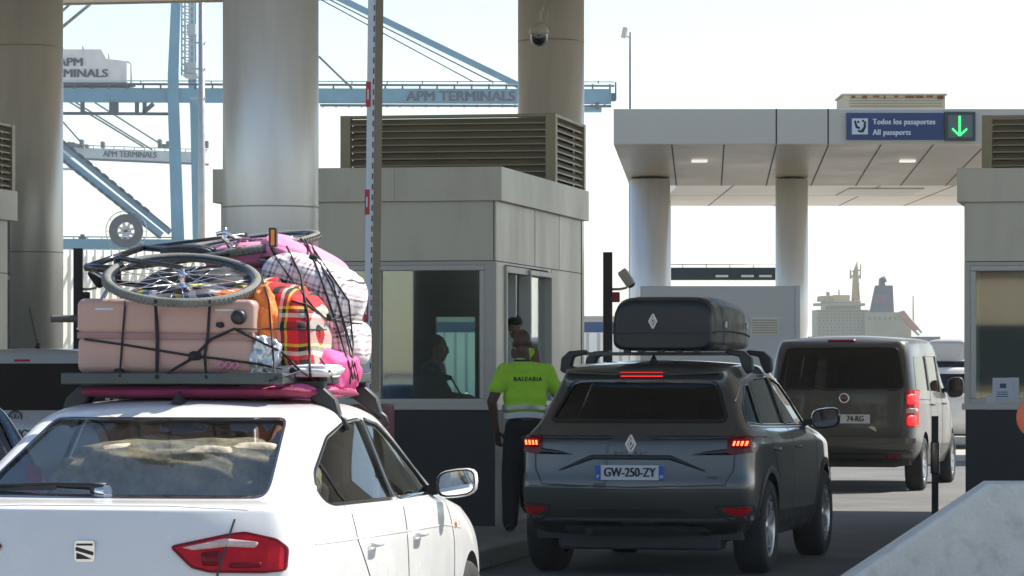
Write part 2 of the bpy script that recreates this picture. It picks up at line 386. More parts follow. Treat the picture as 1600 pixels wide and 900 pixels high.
class Car:
    def __init__(s, name, label, cat, x, y, yaw, rows, T, paint, crown=.05, crease=None, level=4, group=None):
        s.root = thing(name, label, cat, (x, y, 0), yaw, group); s.paint = paint
        s.bm = car_cage(rows, T, crown, crease, level); s.bvh = BVHTree.FromBMesh(s.bm)
    def hit(s, a, b, ax, off=0.):
        if ax == 'rear': o, d = Vector((a, -3, b)), Vector((0, 1, 0))
        elif ax == 'top': o, d = Vector((a, b, 5)), Vector((0, 0, -1))
        elif ax == 'R': o, d = Vector((3, a, b)), Vector((-1, 0, 0))
        else: o, d = Vector((-3, a, b)), Vector((1, 0, 0))
        h, n, i, dist = s.bvh.ray_cast(o, d)
        if h is None: h, n, i, dist = s.bvh.find_nearest(o + d * 2.5)
        if n.dot(d) > 0: n = -n
        return h + n * off, n
    def cut(s, poly, ax):
        comp = {'rear': (0, 2), 'top': (0, 1), 'R': (1, 2), 'L': (1, 2)}[ax]
        dirn = {'rear': Vector((0, -1, 0)), 'top': Vector((0, 0, 1)), 'R': Vector((1, 0, 0)), 'L': Vector((-1, 0, 0))}[ax]
        kill = []
        for f in s.bm.faces:
            c = f.calc_center_median()
            if ax == 'R' and c.x < .1 or ax == 'L' and c.x > -.1 or ax == 'rear' and c.y > 2: continue
            if f.normal.dot(dirn) < .08: continue
            if inside((c[comp[0]], c[comp[1]]), poly): kill.append(f)
        ks = set(kill); vs = set(v for f in kill for v in f.verts if any(g not in ks for g in v.link_faces))
        bmesh.ops.delete(s.bm, geom=kill, context='FACES')
        for v in vs:
            if not v.is_valid: continue
            d, q = nearest((v.co[comp[0]], v.co[comp[1]]), poly)
            if d < .08: v.co = s.hit(q[0], q[1], ax)[0]
    def arches(s, ys, rad, zc):
        for y in ys:
            poly = [(y + rad * cos(2 * pi * k / 40), zc + rad * sin(2 * pi * k / 40)) for k in range(40)]
            for ax in 'RL':
                s.cut(poly, ax)
    def finish(s):
        me = bpy.data.meshes.new('body'); bmesh.ops.delete(s.bm, geom=[v for v in s.bm.verts if not v.link_faces], context='VERTS')
        s.bm.to_mesh(me); s.body = mesh_obj('body', me, s.paint, s.root)
        return s.body
    def patch(s, name, poly, ax, m, off=.003, thick=.006, sp=.05, parent=None, bowl=0):
        bm = bmesh.new(); vs = [bm.verts.new((a, b, 0)) for a, b in poly]; bm.faces.new(vs)
        xs = [p[0] for p in poly]; zs = [p[1] for p in poly]
        for k in range(1, int((max(xs) - min(xs)) / sp) + 1):
            bmesh.ops.bisect_plane(bm, geom=bm.verts[:] + bm.edges[:] + bm.faces[:], plane_co=(min(xs) + k * sp, 0, 0), plane_no=(1, 0, 0))
        for k in range(1, int((max(zs) - min(zs)) / sp) + 1):
            bmesh.ops.bisect_plane(bm, geom=bm.verts[:] + bm.edges[:] + bm.faces[:], plane_co=(0, min(zs) + k * sp, 0), plane_no=(0, 1, 0))
        bmesh.ops.triangulate(bm, faces=[f for f in bm.faces if len(f.verts) > 4])
        for v in bm.verts: v.co = s.hit(v.co.x, v.co.y, ax, off)[0]
        bmesh.ops.recalc_face_normals(bm, faces=bm.faces)
        d0 = {'rear': Vector((0, -1, 0)), 'top': Vector((0, 0, 1)), 'R': Vector((1, 0, 0)), 'L': Vector((-1, 0, 0))}[ax]
        if sum(f.normal.dot(d0) * f.calc_area() for f in bm.faces) < 0: bmesh.ops.reverse_faces(bm, faces=bm.faces)
        if thick:
            me0 = bpy.data.meshes.new('p'); bm.to_mesh(me0)
            d = {'rear': Vector((0, -1, 0)), 'top': Vector((0, 0, 1)), 'R': Vector((1, 0, 0)), 'L': Vector((-1, 0, 0))}[ax]
            if sum((f.normal.dot(d) * f.calc_area() for f in bm.faces)) < 0: bmesh.ops.reverse_faces(bm, faces=bm.faces)
            r = bmesh.ops.extrude_face_region(bm, geom=bm.faces[:])
            nv = [g for g in r['geom'] if isinstance(g, bmesh.types.BMVert)]
            ins = -d * thick
            for v in nv: v.co += ins
            # the extruded side is the moved copy: turn it inside
            bmesh.ops.recalc_face_normals(bm, faces=bm.faces)
        me = bpy.data.meshes.new(name); bm.to_mesh(me); bm.free()
        return mesh_obj(name, me, m, parent or s.root, thick == 0 or thick < .012)
    def line(s, name, pts, ax, wd, m, off=.0015, closed=False, parent=None, step=.03):
        """narrow strip lying on the surface (panel gaps, window rubbers, trim)"""
        P2 = [Vector(p) for p in pts]
        if closed: P2.append(P2[0])
        dense = []
        for a, b in zip(P2[:-1], P2[1:]):
            n = max(1, int((b - a).length / step))
            for k in range(n): dense.append(a.lerp(b, k / n))
        dense.append(P2[-1]); vs = []; fs = []; n = len(dense)
        for i, p in enumerate(dense):
            q0 = dense[i - 1] if i > 0 else (dense[-2] if closed else p); q1 = dense[i + 1] if i < n - 1 else (dense[1] if closed else p)
            t = (q1 - q0).normalized(); nn = Vector((-t.y, t.x)) * wd / 2
            for sg in (1, -1):
                q = p + nn * sg; vs.append(s.hit(q.x, q.y, ax, off)[0])
            vs.append(s.hit(p.x, p.y, ax, off + min(.004, wd * .25))[0])
        for i in range(n - 1):
            o = i * 3; fs += [(o, o + 2, o + 5, o + 3), (o + 2, o + 1, o + 4, o + 5)]
        return MB().add(vs, fs, True).build(name, m, parent or s.root)
    def window(s, name, poly, ax, m, r=.05, rim=.02, rec=-.010, rimmat=None):
        poly = roundpoly(poly, r); s.cut(poly, ax); s.pending = getattr(s, 'pending', []) + [(name, poly, ax, m, rim, rec, rimmat)]
    def flush(s):
        for name, poly, ax, m, rim, rec, rm in s.pending:
            g = s.patch(name, poly, ax, m, rec, 0, .05)
            if rim: s.line('window_rubber', poly, ax, rim, rm or M['black_gloss'], .002, True, parent=g, step=.05)
    def wheel(s, y, x, r=.33, wd=.22, rim=None, spokes=5):
        for sg in (1, -1):
            m = Matrix.Translation((x * sg, y, r)) @ Matrix.Rotation(R(90) * sg, 4, 'Y')
            t = MB().lathe([(r * .62, -wd / 2), (r * .9, -wd / 2), (r * .97, -wd * .42), (r, -wd * .3), (r, wd * .3), (r * .97, wd * .42), (r * .92, wd / 2), (r * .68, wd * .5), (r * .66, wd * .45), (r * .62, wd * .2)], 40, m).build('wheel', M['rubber'], s.root)
            a = MB().lathe([(r * .67, wd * .46), (r * .64, wd * .47), (r * .60, wd * .36), (r * .58, -wd * .3)], 40, m)
            a.lathe([(.001, wd * .40), (r * .13, wd * .40), (r * .16, wd * .33), (r * .16, wd * .1)], 20, m)
            for k in range(spokes * 2):
                th = 2 * pi * (k + (.18 if k % 2 else -.18)) / (spokes * 2)
                d = Vector((cos(th), sin(th), 0)); e = Vector((-sin(th), cos(th), 0))
                p0 = d * r * .13; p1 = d * r * .62
                vv = [m @ (p0 + e * .022 + Vector((0, 0, wd * .38))), m @ (p0 - e * .022 + Vector((0, 0, wd * .38))), m @ (p1 - e * .016 + Vector((0, 0, wd * .43))), m @ (p1 + e * .016 + Vector((0, 0, wd * .43)))]
                vb = [m @ (p0 + e * .022 + Vector((0, 0, wd * .22))), m @ (p0 - e * .022 + Vector((0, 0, wd * .22))), m @ (p1 - e * .016 + Vector((0, 0, wd * .3))), m @ (p1 + e * .016 + Vector((0, 0, wd * .3)))]
                a.add(vv + vb, [(0, 1, 2, 3), (0, 3, 7, 4), (1, 5, 6, 2), (4, 7, 6, 5)])
            a.build('rim', rim or M['alloy'], t)
            MB().lathe([(.001, -wd * .1), (r * .6, -wd * .1)], 24, m).build('brake_disc', M['seam'], t)
    def underbody(s, L, wd, z0=.2, z1=.62, y0=.25, arch=()):
        b = MB().b2(-wd + .28, wd - .28, y0, L - .3, z0, z1)
        ys = [y0] + [q for a in arch for q in (a - .4, a + .4)] + [L - .3]
        for i in range(0, len(ys) - 1, 2): b.b2(-wd + .1, wd - .1, ys[i], ys[i + 1], z0 + .03, z1 - .1)
        b.build('underbody', M['seam'], s.root)
    def cabin(s, rows_y, wd, z=.55, top=1.25, col=None):
        c = col or M['seat_cloth']
        for yy in rows_y:
            for sx in ((-1, 1)):
                q = MB(); cx = sx * wd * .5
                q.box((cx, yy - .02, z + .32), (.46, .12, .62), rot=Matrix.Rotation(R(-14), 3, 'X'))
                q.box((cx, yy + .24, z + .05), (.48, .5, .14))
                q.box((cx, yy - .13, top - .12), (.26, .09, .17))
                q.build('seat', c, s.root, .04, 3)
        MB().b2(-wd + .08, wd - .08, rows_y[0] - .75, rows_y[-1] + 1.0, z - .1, z - .02).build('cabin_floor', M['cabin'], s.root)
    def mirror(s, y, z, x, paint, wd=.21, ht=.14, depth=.10, both=True, gm=None):
        for sg in ((1, -1) if both else (1,)):
            prof = []; vs = []; fs = []
            secs = [(-.0, .92), (.25, 1.0), (.6, .9), (.9, .55), (1.0, .2)]
            nn = 16
            for t, k in secs:
                for j in range(nn):
                    a = 2 * pi * j / nn; ca, sa = cos(a), sin(a)
                    ex = abs(ca) ** .6 * (1 if ca > 0 else -1); ez = abs(sa) ** .6 * (1 if sa > 0 else -1)
                    vs.append((sg * (x + wd / 2 + ex * wd / 2 * k), y + t * depth, z + ez * ht / 2 * k - .012 * (1 - ex) * (k)))
            for i in range(len(secs) - 1):
                for j in range(nn): fs.append((i * nn + j, i * nn + (j + 1) % nn, (i + 1) * nn + (j + 1) % nn, (i + 1) * nn + j))
            fs.append(tuple(range((len(secs) - 1) * nn, len(secs) * nn)))
            mo = MB().add(vs, fs, True).build('mirror', paint, s.root)
            gl = [(v[0] * 1.0, y + .012, v[2]) for v in vs[:nn]]; cx = sum(v[0] for v in gl) / nn; cz = sum(v[2] for v in gl) / nn
            gl = [(cx + (v[0] - cx) * .9, v[1], cz + (v[2] - cz) * .88) for v in gl]
            MB().add(gl, [tuple(range(nn))]).build('mirror_glass', gm or M['mirror'], mo)
            MB().add([(vs[j][0], vs[j][1] + .0, vs[j][2]) for j in range(nn)] + gl, [(j, (j + 1) % nn, nn + (j + 1) % nn, nn + j) for j in range(nn)]).build('mirror_rim', M['black_plastic'], mo)
            MB().beam((sg * (x - .06), y + .05, z - .05), (sg * (x + .05), y + .04, z - .035), .05, .05).build('mirror_arm', M['black_plastic'], mo)
# ================================================================== SETTING: ground, water, islands
def sheet(name, x0, x1, y0, y1, z, m, div=1):
    vs = [(x0, y0, z), (x1, y0, z), (x1, y1, z), (x0, y1, z)]
    return struct(MB().add(vs, [(0, 1, 2, 3)]).build(name, m))
LANE = 10.7
LD = Vector((sin(R(LANE)), cos(R(LANE)), 0)); LP = Vector((cos(R(LANE)), -sin(R(LANE)), 0))
sheet('ground', -2500, 2500, -500, 6000, 0, M['asphalt'])
sheet('harbour_water', -2400, 2400, 640, 5900, .3, M['water'])
sheet('bounce_apron', -220, 220, -300, 12, .004, M['apron'])  # unseen pale ground, added to bounce light onto surfaces facing the camera
sheet('quay_apron', -220, 220, 58, 620, .004, M['apron'])
def island(name, ox, oy, wd, v0, v1, m=None):
    """raised kerbed island in the lane direction; origin = front right corner of its booth"""
    e = bpy.data.objects.new(name, None); COL.objects.link(e); e.location = (ox, oy, 0); e.rotation_euler = (0, 0, -R(LANE)); e['kind'] = 'structure'
    MB().b2(-wd, 0, v0, v1, 0, .15).build('kerb_slab', M['kerb'], e, .02)
    return e
MAIN = (-.14, 31.5); RIGHT = (6.47, 31.34); LEFT = (-5.88, 31.5)
island('traffic_island', MAIN[0] + .68 * LP.x, MAIN[1] + .68 * LP.y, 3.38, -6.5, 9)
island('traffic_island', RIGHT[0] + .3 * LP.x, RIGHT[1] + .3 * LP.y, 3.1, -11, 9)
island('traffic_island', LEFT[0] + .3 * LP.x, LEFT[1] + .3 * LP.y, 3.1, -6, 9)
# lane lines
for k, (a, b, u) in enumerate([(52, 60, 2.9)]):
    c = MB(); p = Vector((.6, 24, .004)) + LP * u
    p0 = p + LD * (a - 24); p1 = p + LD * (b - 24); q = LP * .06
    c.add([p0 - q, p0 + q, p1 + q, p1 - q], [(0, 1, 2, 3)])
    struct(c.build('lane_line', M['paint_line']))

# overhead roof on the big columns
rf = thing('toll_canopy_roof', 'high flat roof over the control booths, only its far lower edge seen at the top left', 'canopy', (-4.5, 43.8, 0), LANE)
MB().b2(-22, 22, -18.9, 0, 6.0, 6.55).build('roof_slab', M['panel_warm'], rf, .02)
MB().b2(-22.03, 22.03, 0.0, .05, 5.98, 6.6).build('fascia', M['panel'], rf)

def column(x, y, r, top, label, seams=()):
    t = thing('round_column', label, 'column', (x, y, 0), 0, 'clad round columns')
    zs = [.15] + list(seams) + [top]
    MB().tube([(0, 0, .1), (0, 0, top)], r, 64).build('cladding', M['column'], t)
    for z in seams: MB().lathe([(r + .0015, z - .006), (r + .0025, z), (r + .0015, z + .006)], 64).build('joint', M['louvre'], t)
    MB().lathe([(r + .03, .1), (r + .03, .26), (r, .28)], 48).build('base_ring', M['seam'], t)
    return t
column(P(423, 0, 28.3).x, 28.3, .378, 6.0, 'thick grey round column right of the blue crane legs, behind the luggage', (P(0, 322, 28).z, 5.0))
column(P(42, 0, 38.3).x, 38.3, .385, 6.0, 'pale round column at the left edge of the photo', (P(0, 69, 37.9).z, P(0, 393, 37.9).z))
column(P(861, 0, 38.0).x, 38.0, .352, 6.0, 'round column with the dome camera rising behind the central booth', (P(0, 60, 37.6).z, 3.3))

# ================================================================== booths
def cells(a0, a1, z0, z1, holes):
    A = sorted(set([a0, a1] + [q for h in holes for q in h[:2]])); Z = sorted(set([z0, z1] + [q for h in holes for q in h[2:]]))
    for i in range(len(A) - 1):
        for j in range(len(Z) - 1):
            c = ((A[i] + A[i + 1]) / 2, (Z[j] + Z[j + 1]) / 2)
            if not any(h[0] < c[0] < h[1] and h[2] < c[1] < h[3] for h in holes): yield A[i], A[i + 1], Z[j], Z[j + 1]
def window(parent, axis, a0, a1, z0, z1, at, name='window', fr=.05, outs=1, m=None):
    q = MB(); d = .07
    def bx(p0, p1, q0, q1):
        if axis == 'u': q.b2(p0, p1, at - .045, at + d, q0, q1)
        else: q.b2(at - d, at + .045, p0, p1, q0, q1)
    bx(a0 - fr, a1 + fr, z0 - fr, z0); bx(a0 - fr, a1 + fr, z1, z1 + fr); bx(a0 - fr, a0, z0, z1); bx(a1, a1 + fr, z0, z1)
    f = q.build(name, M['frame'], parent, .006)
    p = MB()
    if axis == 'u': p.b2(a0 + .001, a1 - .001, at + .0, at + .008, z0 + .001, z1 - .001)
    else: p.b2(at - .03, at - .022, a0 + .001, a1 - .001, z0 + .001, z1 - .001)
    p.build('pane', m or M['glass_booth'], f)
    return f
def booth(origin, label, right_open=False, lx=0.):
    t = thing('control_booth', label, 'booth', (origin[0], origin[1], 0), LANE, 'border control booths')
    W, D, Z0, Z1, Z2 = 2.5, 4.54, 1.17, 2.48, 3.02
    fw = [(-2.40, -1.15), (-1.04, -.15)]
    # dark plinth
    q = MB()
    for a0, a1, z0, z1 in cells(-W, 0, .15, Z0, []): q.b2(a0 + .01, a1 - .01, .01, .09, z0, z1)
    q.b2(-.09, -.01, .09, D - .09, .15, Z0); q.b2(-W + .01, -W + .09, .09, D - .09, .15, Z0); q.b2(-W + .01, -.01, D - .09, D - .01, .15, Z0)
    q.build('plinth_panel', M['base_black'], t)
    sl = MB(); sl.b2(-W - .02, .02, -.02, .11, Z0, Z0 + .055); sl.build('sill', M['frame'], t, .005)
    # front
    q = MB()
    for c in cells(-W, 0, Z0 + .055, Z1, [(a - .05, b + .05, Z0 + .055, Z1 - .03) for a, b in fw]): q.b2(c[0], c[1], 0, .08, c[2], c[3])
    q.build('front_frame', M['panel_lt'], t)
    for a, b in fw: window(t, 'u', a, b, Z0 + .10, Z1 - .08, .05)
    MB().b2(-W, 0, 0, .08, Z1 + .006, Z2).build('front_wall', M['panel'], t, .004)
    MB().b2(-W + .005, -.005, .004, .075, Z1, Z1 + .006).build('joint', M['seam'], t)
    for u in (-.02,): MB().b2(u - .004, u + .004, -.002, 0, Z1 + .01, Z2).build('joint', M['seam'], t)
    # right side
    q = MB()
    for c in cells(.08, D, Z0, Z1, [(.40, 2.62, Z0, Z1 - .02)]): q.b2(-.08, 0, c[0], c[1], c[2], c[3])
    q.b2(-.08, 0, .08, D, Z1 + .006, Z2)
    q.build('side_wall', M['panel'], t)
    for v in (1.9, 3.2): MB().b2(0, .002, v - .005, v + .005, Z1 + .01, Z2).build('joint', M['seam'], t)
    MB().b2(0, .002, .01, D, Z1 - .002, Z1 + .006).build('joint', M['seam'], t)
    MB().b2(0, .002, 2.78, 2.79, .15, Z1).build('joint', M['seam'], t)
    if right_open:
        window(t, 'v', 1.50, 2.55, Z0 + .06, Z1 - .09, -.0, 'sliding_window')
        window(t, 'v', 1.05, 1.50, Z0 + .06, Z1 - .09, -.055, 'sliding_window')
        f = MB(); f.b2(-.07, .02, .40, .45, Z0, Z1 - .03); f.b2(-.07, .02, 1.47, 1.54, Z0, Z1 - .03); f.b2(-.07, .02, .45, 1.47, Z1 - .09, Z1 - .03); f.b2(-.09, .05, .40, 2.62, Z0, Z0 + .045)
        f.build('window_track', M['frame'], t, .004)
    else:
        window(t, 'v', .46, 1.45, Z0 + .06, Z1 - .09, -.0, 'sliding_window'); window(t, 'v', 1.55, 2.55, Z0 + .06, Z1 - .09, -.0, 'sliding_window')
    # left and rear
    MB().b2(-W, -W + .08, .08, D - .08, Z0, Z2).build('side_wall', M['panel'], t)
    q = MB(); rh = [(-1.49, -1.08, Z0, 2.05), (-.92, -.30, Z0 , 2.42)]
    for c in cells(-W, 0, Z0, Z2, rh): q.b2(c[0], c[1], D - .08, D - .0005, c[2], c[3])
    q.build('rear_wall', M['booth_in'], t)
    for h in rh:
        MB().b2(h[0], h[1], D - .05, D - .042, h[2], h[3]).build('rear_pane', M['glass_booth'], t)
    # parapet
    q = MB(); q.b2(-W - .06, .06, -.06, .0, Z2 - .01, 3.31); q.b2(.0, .06, .0, D + .06, Z2 - .01, 3.31); q.b2(-W - .06, -W, .0, D + .06, Z2 - .01, 3.31); q.b2(-W, 0, D, D + .06, Z2 - .01, 3.31)
    q.build('parapet', M['panel'], t, .004)
    for u in (-.9, -1.75): MB().b2(u - .002, u + .002, -.0615, -.06, Z2, 3.31).build('joint', M['louvre'], t)
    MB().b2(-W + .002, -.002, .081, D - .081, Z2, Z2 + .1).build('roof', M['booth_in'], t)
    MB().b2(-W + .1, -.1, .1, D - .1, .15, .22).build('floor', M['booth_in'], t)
    # louvred plant screen
    lv = MB(); x0, x1, y0, y1, z0, z1 = -2.05 - lx, -.03 - lx, 2.95, 4.6, 3.12, 3.98
    for (a, b) in ((x0, y0), (x1, y0), (x0, y1), (x1, y1)): lv.b2(a - .05, a + .05, b - .05, b + .05, z0, z1)
    lv.b2(x0 + .05, x1 - .05, y0 - .045, y0 + .04, z1 - .03, z1 - .001); lv.b2(x1 - .04, x1 + .045, y0 + .05, y1 - .05, z1 - .03, z1 - .001); lv.b2(x0 + .05, x1 - .05, y1 - .045, y1 + .04, z1 - .03, z1 - .001)
    scr = lv.build('plant_screen', M['louvre'], t, .004)
    MB().b2(x0 + .06, x1 - .06, y0 + .03, y1 - .06, z0, z1 - .05).build('plant_box', M['louvre_in'], scr)
    s = MB(); n = 12
    for k in range(n):
        z = z0 + .03 + (z1 - z0 - .06) * k / n
        s.add([(x0 + .05, y0 - .035, z), (x1 - .05, y0 - .035, z), (x1 - .05, y0 + .02, z + .05), (x0 + .05, y0 + .02, z + .05), (x0 + .05, y0 - .035, z + .012), (x1 - .05, y0 - .035, z + .012), (x1 - .05, y0 + .02, z + .062), (x0 + .05, y0 + .02, z + .062)], [(0, 1, 2, 3), (4, 7, 6, 5), (0, 4, 5, 1), (0, 3, 7, 4), (1, 5, 6, 2)])
        s.add([(x1 + .035, y0 + .05, z), (x1 + .035, y1 - .05, z), (x1 - .02, y1 - .05, z + .05), (x1 - .02, y0 + .05, z + .05), (x1 + .035, y0 + .05, z + .012), (x1 + .035, y1 - .05, z + .012), (x1 - .02, y1 - .05, z + .062), (x1 - .02, y0 + .05, z + .062)], [(0, 1, 2, 3), (4, 7, 6, 5), (0, 4, 5, 1), (0, 3, 7, 4), (1, 5, 6, 2)])
    s.build('louvre_slats', M['louvre'], scr)
    # inside: desk, monitor
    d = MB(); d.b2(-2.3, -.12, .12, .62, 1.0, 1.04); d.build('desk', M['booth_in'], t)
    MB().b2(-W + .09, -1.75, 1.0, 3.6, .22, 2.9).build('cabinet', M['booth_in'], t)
    return t
bm_main = booth(MAIN, 'central grey booth with open side window, behind the raised barrier arm', True)
bm_right = booth(RIGHT, 'grey booth cut by the right edge of the photo, posters in its window', lx=.41)
bm_left = booth(LEFT, 'booth at the left edge of which only a parapet corner shows')
def item(name, label, cat, parent_mb, m, loc=None, group=None, **k):
    o = parent_mb.build(name, m, None, **k); 
    if loc: o.location = loc
    return tag(o, label, cat, group)
# posters inside the right booth window
def local(origin, u, v, z): return Vector((origin[0], origin[1], z)) + LP * u + LD * v
for (px, py, w_, h_, lab, blue) in [(1566, 608, .17, .20, 'white notice with a dark blue mark low in the right booth window', True), (1584, 612, .09, .25, 'narrow pale notice beside the marked one in the right booth window', False), (1548, 630, .09, .12, 'small pale notice at the foot of the right booth window', False)]:
    pt = P(px, py, 31.75); t = thing('notice', lab, 'notice', pt, LANE)
    MB().b2(-w_ / 2, w_ / 2, -.0, .002, -h_ / 2, h_ / 2).build('paper', M['poster'], t)
    if blue:
        MB().b2(-.02, .035, -.003, 0, .01, .05).build('mark', M['poster_blue'], t)
        for k in range(3): MB().b2(-.05, .05, -.003, 0, -.03 - k * .02, -.022 - k * .02).build('print_line', M['poster_blue'], t)
# monitor and desk microphone in the central booth
mt = thing('monitor', 'dark monitor on the desk inside the central booth', 'monitor', local(MAIN, -.78, .38, 1.04), LANE + 160)
MB().b2(-.26, .26, -.015, .015, .12, .44).build('screen', M['black_plastic'], mt, .006); MB().b2(-.02, .02, -.01, .03, .0, .14).build('stand', M['black_plastic'], mt); MB().b2(-.12, .12, -.08, .08, 0, .015).build('foot', M['black_plastic'], mt)
mc = thing('desk_microphone', 'thin slanting desk microphone arm seen through the booth glass', 'desk microphone', local(MAIN, -.40, .5, 1.04), LANE)
MB().tube([(.10, 0, 0), (.02, .0, .2), (-.10, 0, .40), (-.13, 0, .43)], .008, 8).build('arm', M['black_plastic'], mc); MB().tube([(-.10, 0, .41), (-.2, 0, .42)], [.02, .035], 10).build('head', M['black_plastic'], mc); MB().lathe([(.001, .02), (.05, .018), (.055, 0)], 16, Matrix.Translation((.1, 0, 0))).build('foot', M['black_plastic'], mc)

# ================================================================== second canopy further down the lane
t = thing('lane_canopy', 'long low canopy with sloping soffit carrying the blue passport sign', 'canopy', (0, 0, 0))
Y0 = 58.; zf0 = P(0, 225, Y0).z; zf1 = P(0, 170, Y0).z; xl = P(959, 0, Y0).x; xr = 13.
MB().b2(xl, xr, Y0, Y0 + .12, zf0, zf1).build('fascia', M['panel_fascia'], t, .01)
for px in (1213, 1294): 
    x = P(px, 0, Y0).x; MB().b2(x - .012, x + .012, Y0 - .003, Y0, zf0, zf1).build('joint', M['seam'], t)
Yb = 64.2; zb = P(0, 290, Yb).z; xlb = P(984, 0, Yb).x
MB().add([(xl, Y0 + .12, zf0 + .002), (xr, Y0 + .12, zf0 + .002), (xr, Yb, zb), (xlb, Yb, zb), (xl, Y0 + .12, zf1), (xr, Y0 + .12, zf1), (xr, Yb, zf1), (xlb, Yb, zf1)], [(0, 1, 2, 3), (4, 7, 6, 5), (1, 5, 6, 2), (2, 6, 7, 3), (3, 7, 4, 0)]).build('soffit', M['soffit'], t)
MB().b2(xl + .001, xl + .03, Y0 + .002, Y0 + .118, zf0 - .004, zf1 - .01).build('edge_trim', M['panel'], t)
for k in range(9):
    xa = P(1050 + k * 82, 0, Y0).x; xb_ = P(1057 + k * 70, 0, Yb).x
    z0_ = zf0 + .002 - .0035; z1_ = zb - .0035
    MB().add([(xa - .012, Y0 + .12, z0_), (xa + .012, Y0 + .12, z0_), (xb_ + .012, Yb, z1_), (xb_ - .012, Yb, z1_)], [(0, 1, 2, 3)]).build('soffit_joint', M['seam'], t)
for px in (1093, 1418):
    ya = Y0 + 2.2; za = zf0 + (zb - zf0) * (ya - Y0) / (Yb - Y0); x = P(px, 0, ya).x
    MB().b2(x - .13, x + .13, ya - .1, ya + .1, za - .04, za - .004).build('soffit_light', M['lamp_panel'], t)
t = thing('rear_canopy', 'pale flat canopy slab further back behind the passport canopy', 'canopy', (0, 0, 0))
zq = 5.085; x0 = P(1031, 0, 79).x
MB().b2(x0, 16, 69.5, 79.7, zq, zq + .5).build('slab', M['panel_warm'], t)
x0l = P(1323, 0, 72).x; MB().b2(x0l, P(1440, 0, 72).x, 71.5, 74.5, zq - .03, zq - .004).build('roof_light', M['panel'], t)
for k in range(8): 
    xa = x0 + 1.1 + k * 1.45; MB().b2(xa - .012, xa + .012, 69.5, 79.7, zq - .004, zq - .0005).build('soffit_joint', M['seam'], t)
MB().b2(x0, 16, 74.6, 74.62, zq - .006, zq - .0045).build('soffit_joint', M['seam'], t)
column(P(1016, 0, 63).x, 63, .35, zb + .05, 'left front column under the passport canopy')
column(P(1237, 0, 63).x, 63, .285, zb + .05, 'right front column under the passport canopy')
column(P(1020, 0, 77).x, 77, .39, zq, 'rear column half hidden behind the left front one')

# passport sign and green arrow signal
Ys = Y0 - .07
t = thing('passport_sign', 'dark blue lane sign reading Todos los pasaportes and All passports', 'sign', (0, 0, 0))
a, b = P(1323, 218, Ys), P(1474, 176, Ys)
MB().b2(a.x, b.x, Ys, Ys + .067, a.z, b.z).build('board', M['sign_blue'], t, .008)
a2, b2_ = P(1331, 210, Ys), P(1356, 185, Ys)
ic = MB().b2(a2.x, b2_.x, Ys - .006, Ys, a2.z, b2_.z).build('pictogram_square', M['sign_white'], t)
px_ = lambda x, y: (P(x, y, Ys).x, P(x, y, Ys).z)
g = MB()
for poly in ([(1334, 189), (1337, 188), (1340, 197), (1344, 199), (1343, 202), (1337, 200)], [(1350, 190), (1353, 189), (1353, 199), (1349, 207), (1342, 207), (1349, 199)], [(1340, 203), (1346, 204), (1345, 206), (1340, 206)]):
    g.prism([px_(*q) for q in poly], Ys - .010, Ys - .0065)
c1 = px_(1341, 190.5); c2 = px_(1348.5, 189)
for c in (c1, c2): g.prism([(c[0] + .02 * cos(k * pi / 5), c[1] + .02 * sin(k * pi / 5)) for k in range(10)], Ys - .010, Ys - .0065)
g.build('pictogram', M['ink'], ic)
text('lettering', 'Todos los pasaportes', .128, M['sign_white'], t, P(1364, 190.5, Ys - .004), bold=.004, align='LEFT', sx=.80, sp=1.12)
text('lettering', 'All passports', .128, M['sign_white'], t, P(1364, 207, Ys - .004), bold=.004, align='LEFT', sx=.80, sp=1.12)
t = thing('arrow_signal', 'square lane signal with a lit green downward arrow', 'lane signal', (0, 0, 0))
a, b = P(1476, 220, Ys), P(1524, 174.5, Ys)
MB().b2(a.x, b.x, Ys - .03, Ys + .067, a.z, b.z).build('housing', M['sign_box'], t, .01)
a, b = P(1481, 215, Ys), P(1519, 180, Ys)
MB().b2(a.x, b.x, Ys - .036, Ys - .03, a.z, b.z).build('face', M['sign_face'], t)
g = MB(); yy = Ys - .045
g.beam(P(1499.5, 181, yy), P(1499.5, 210, yy), .035, .01, (0, 1, 0)); g.beam(P(1499.5, 212, yy), P(1488, 201, yy), .03, .01, (0, 1, 0)); g.beam(P(1499.5, 212, yy - .002), P(1511, 201, yy - .002), .03, .01, (0, 1, 0))
g.build('arrow', M['green_lit'], t)

# reefer-like box on the canopy roof
t = thing('roof_plant_box', 'rust streaked cream louvred box on the passport canopy roof', 'roof unit', (0, 0, 0))
Yq = 60.5; a, b = P(1318, 172, Yq), P(1477, 149, Yq)
MB().b2(a.x, b.x, Yq, Yq + 1.3, a.z, b.z).build('casing', M['rust_white'], t, .01)
q = MB(); 
for k in range(5): z = a.z + .06 + k * .045; q.b2(a.x + .1, b.x - .06, Yq - .012, Yq, z, z + .018)
q.build('louvres', M['louvre'], t)
q = MB(); random.seed(3)
for k in range(9): x = a.x + (b.x - a.x) * (.08 + .105 * k); q.b2(x, x + .03 + random.random() * .12, Yq - .02, Yq - .004, b.z - .03 - random.random() * .04, b.z + .015)
q.build('rust_patches', M['rust'], t)
MB().b2(a.x - .03, b.x + .03, Yq - .03, Yq + 1.33, b.z - .0, b.z + .03).build('top_rail', M['rust_white'], t)
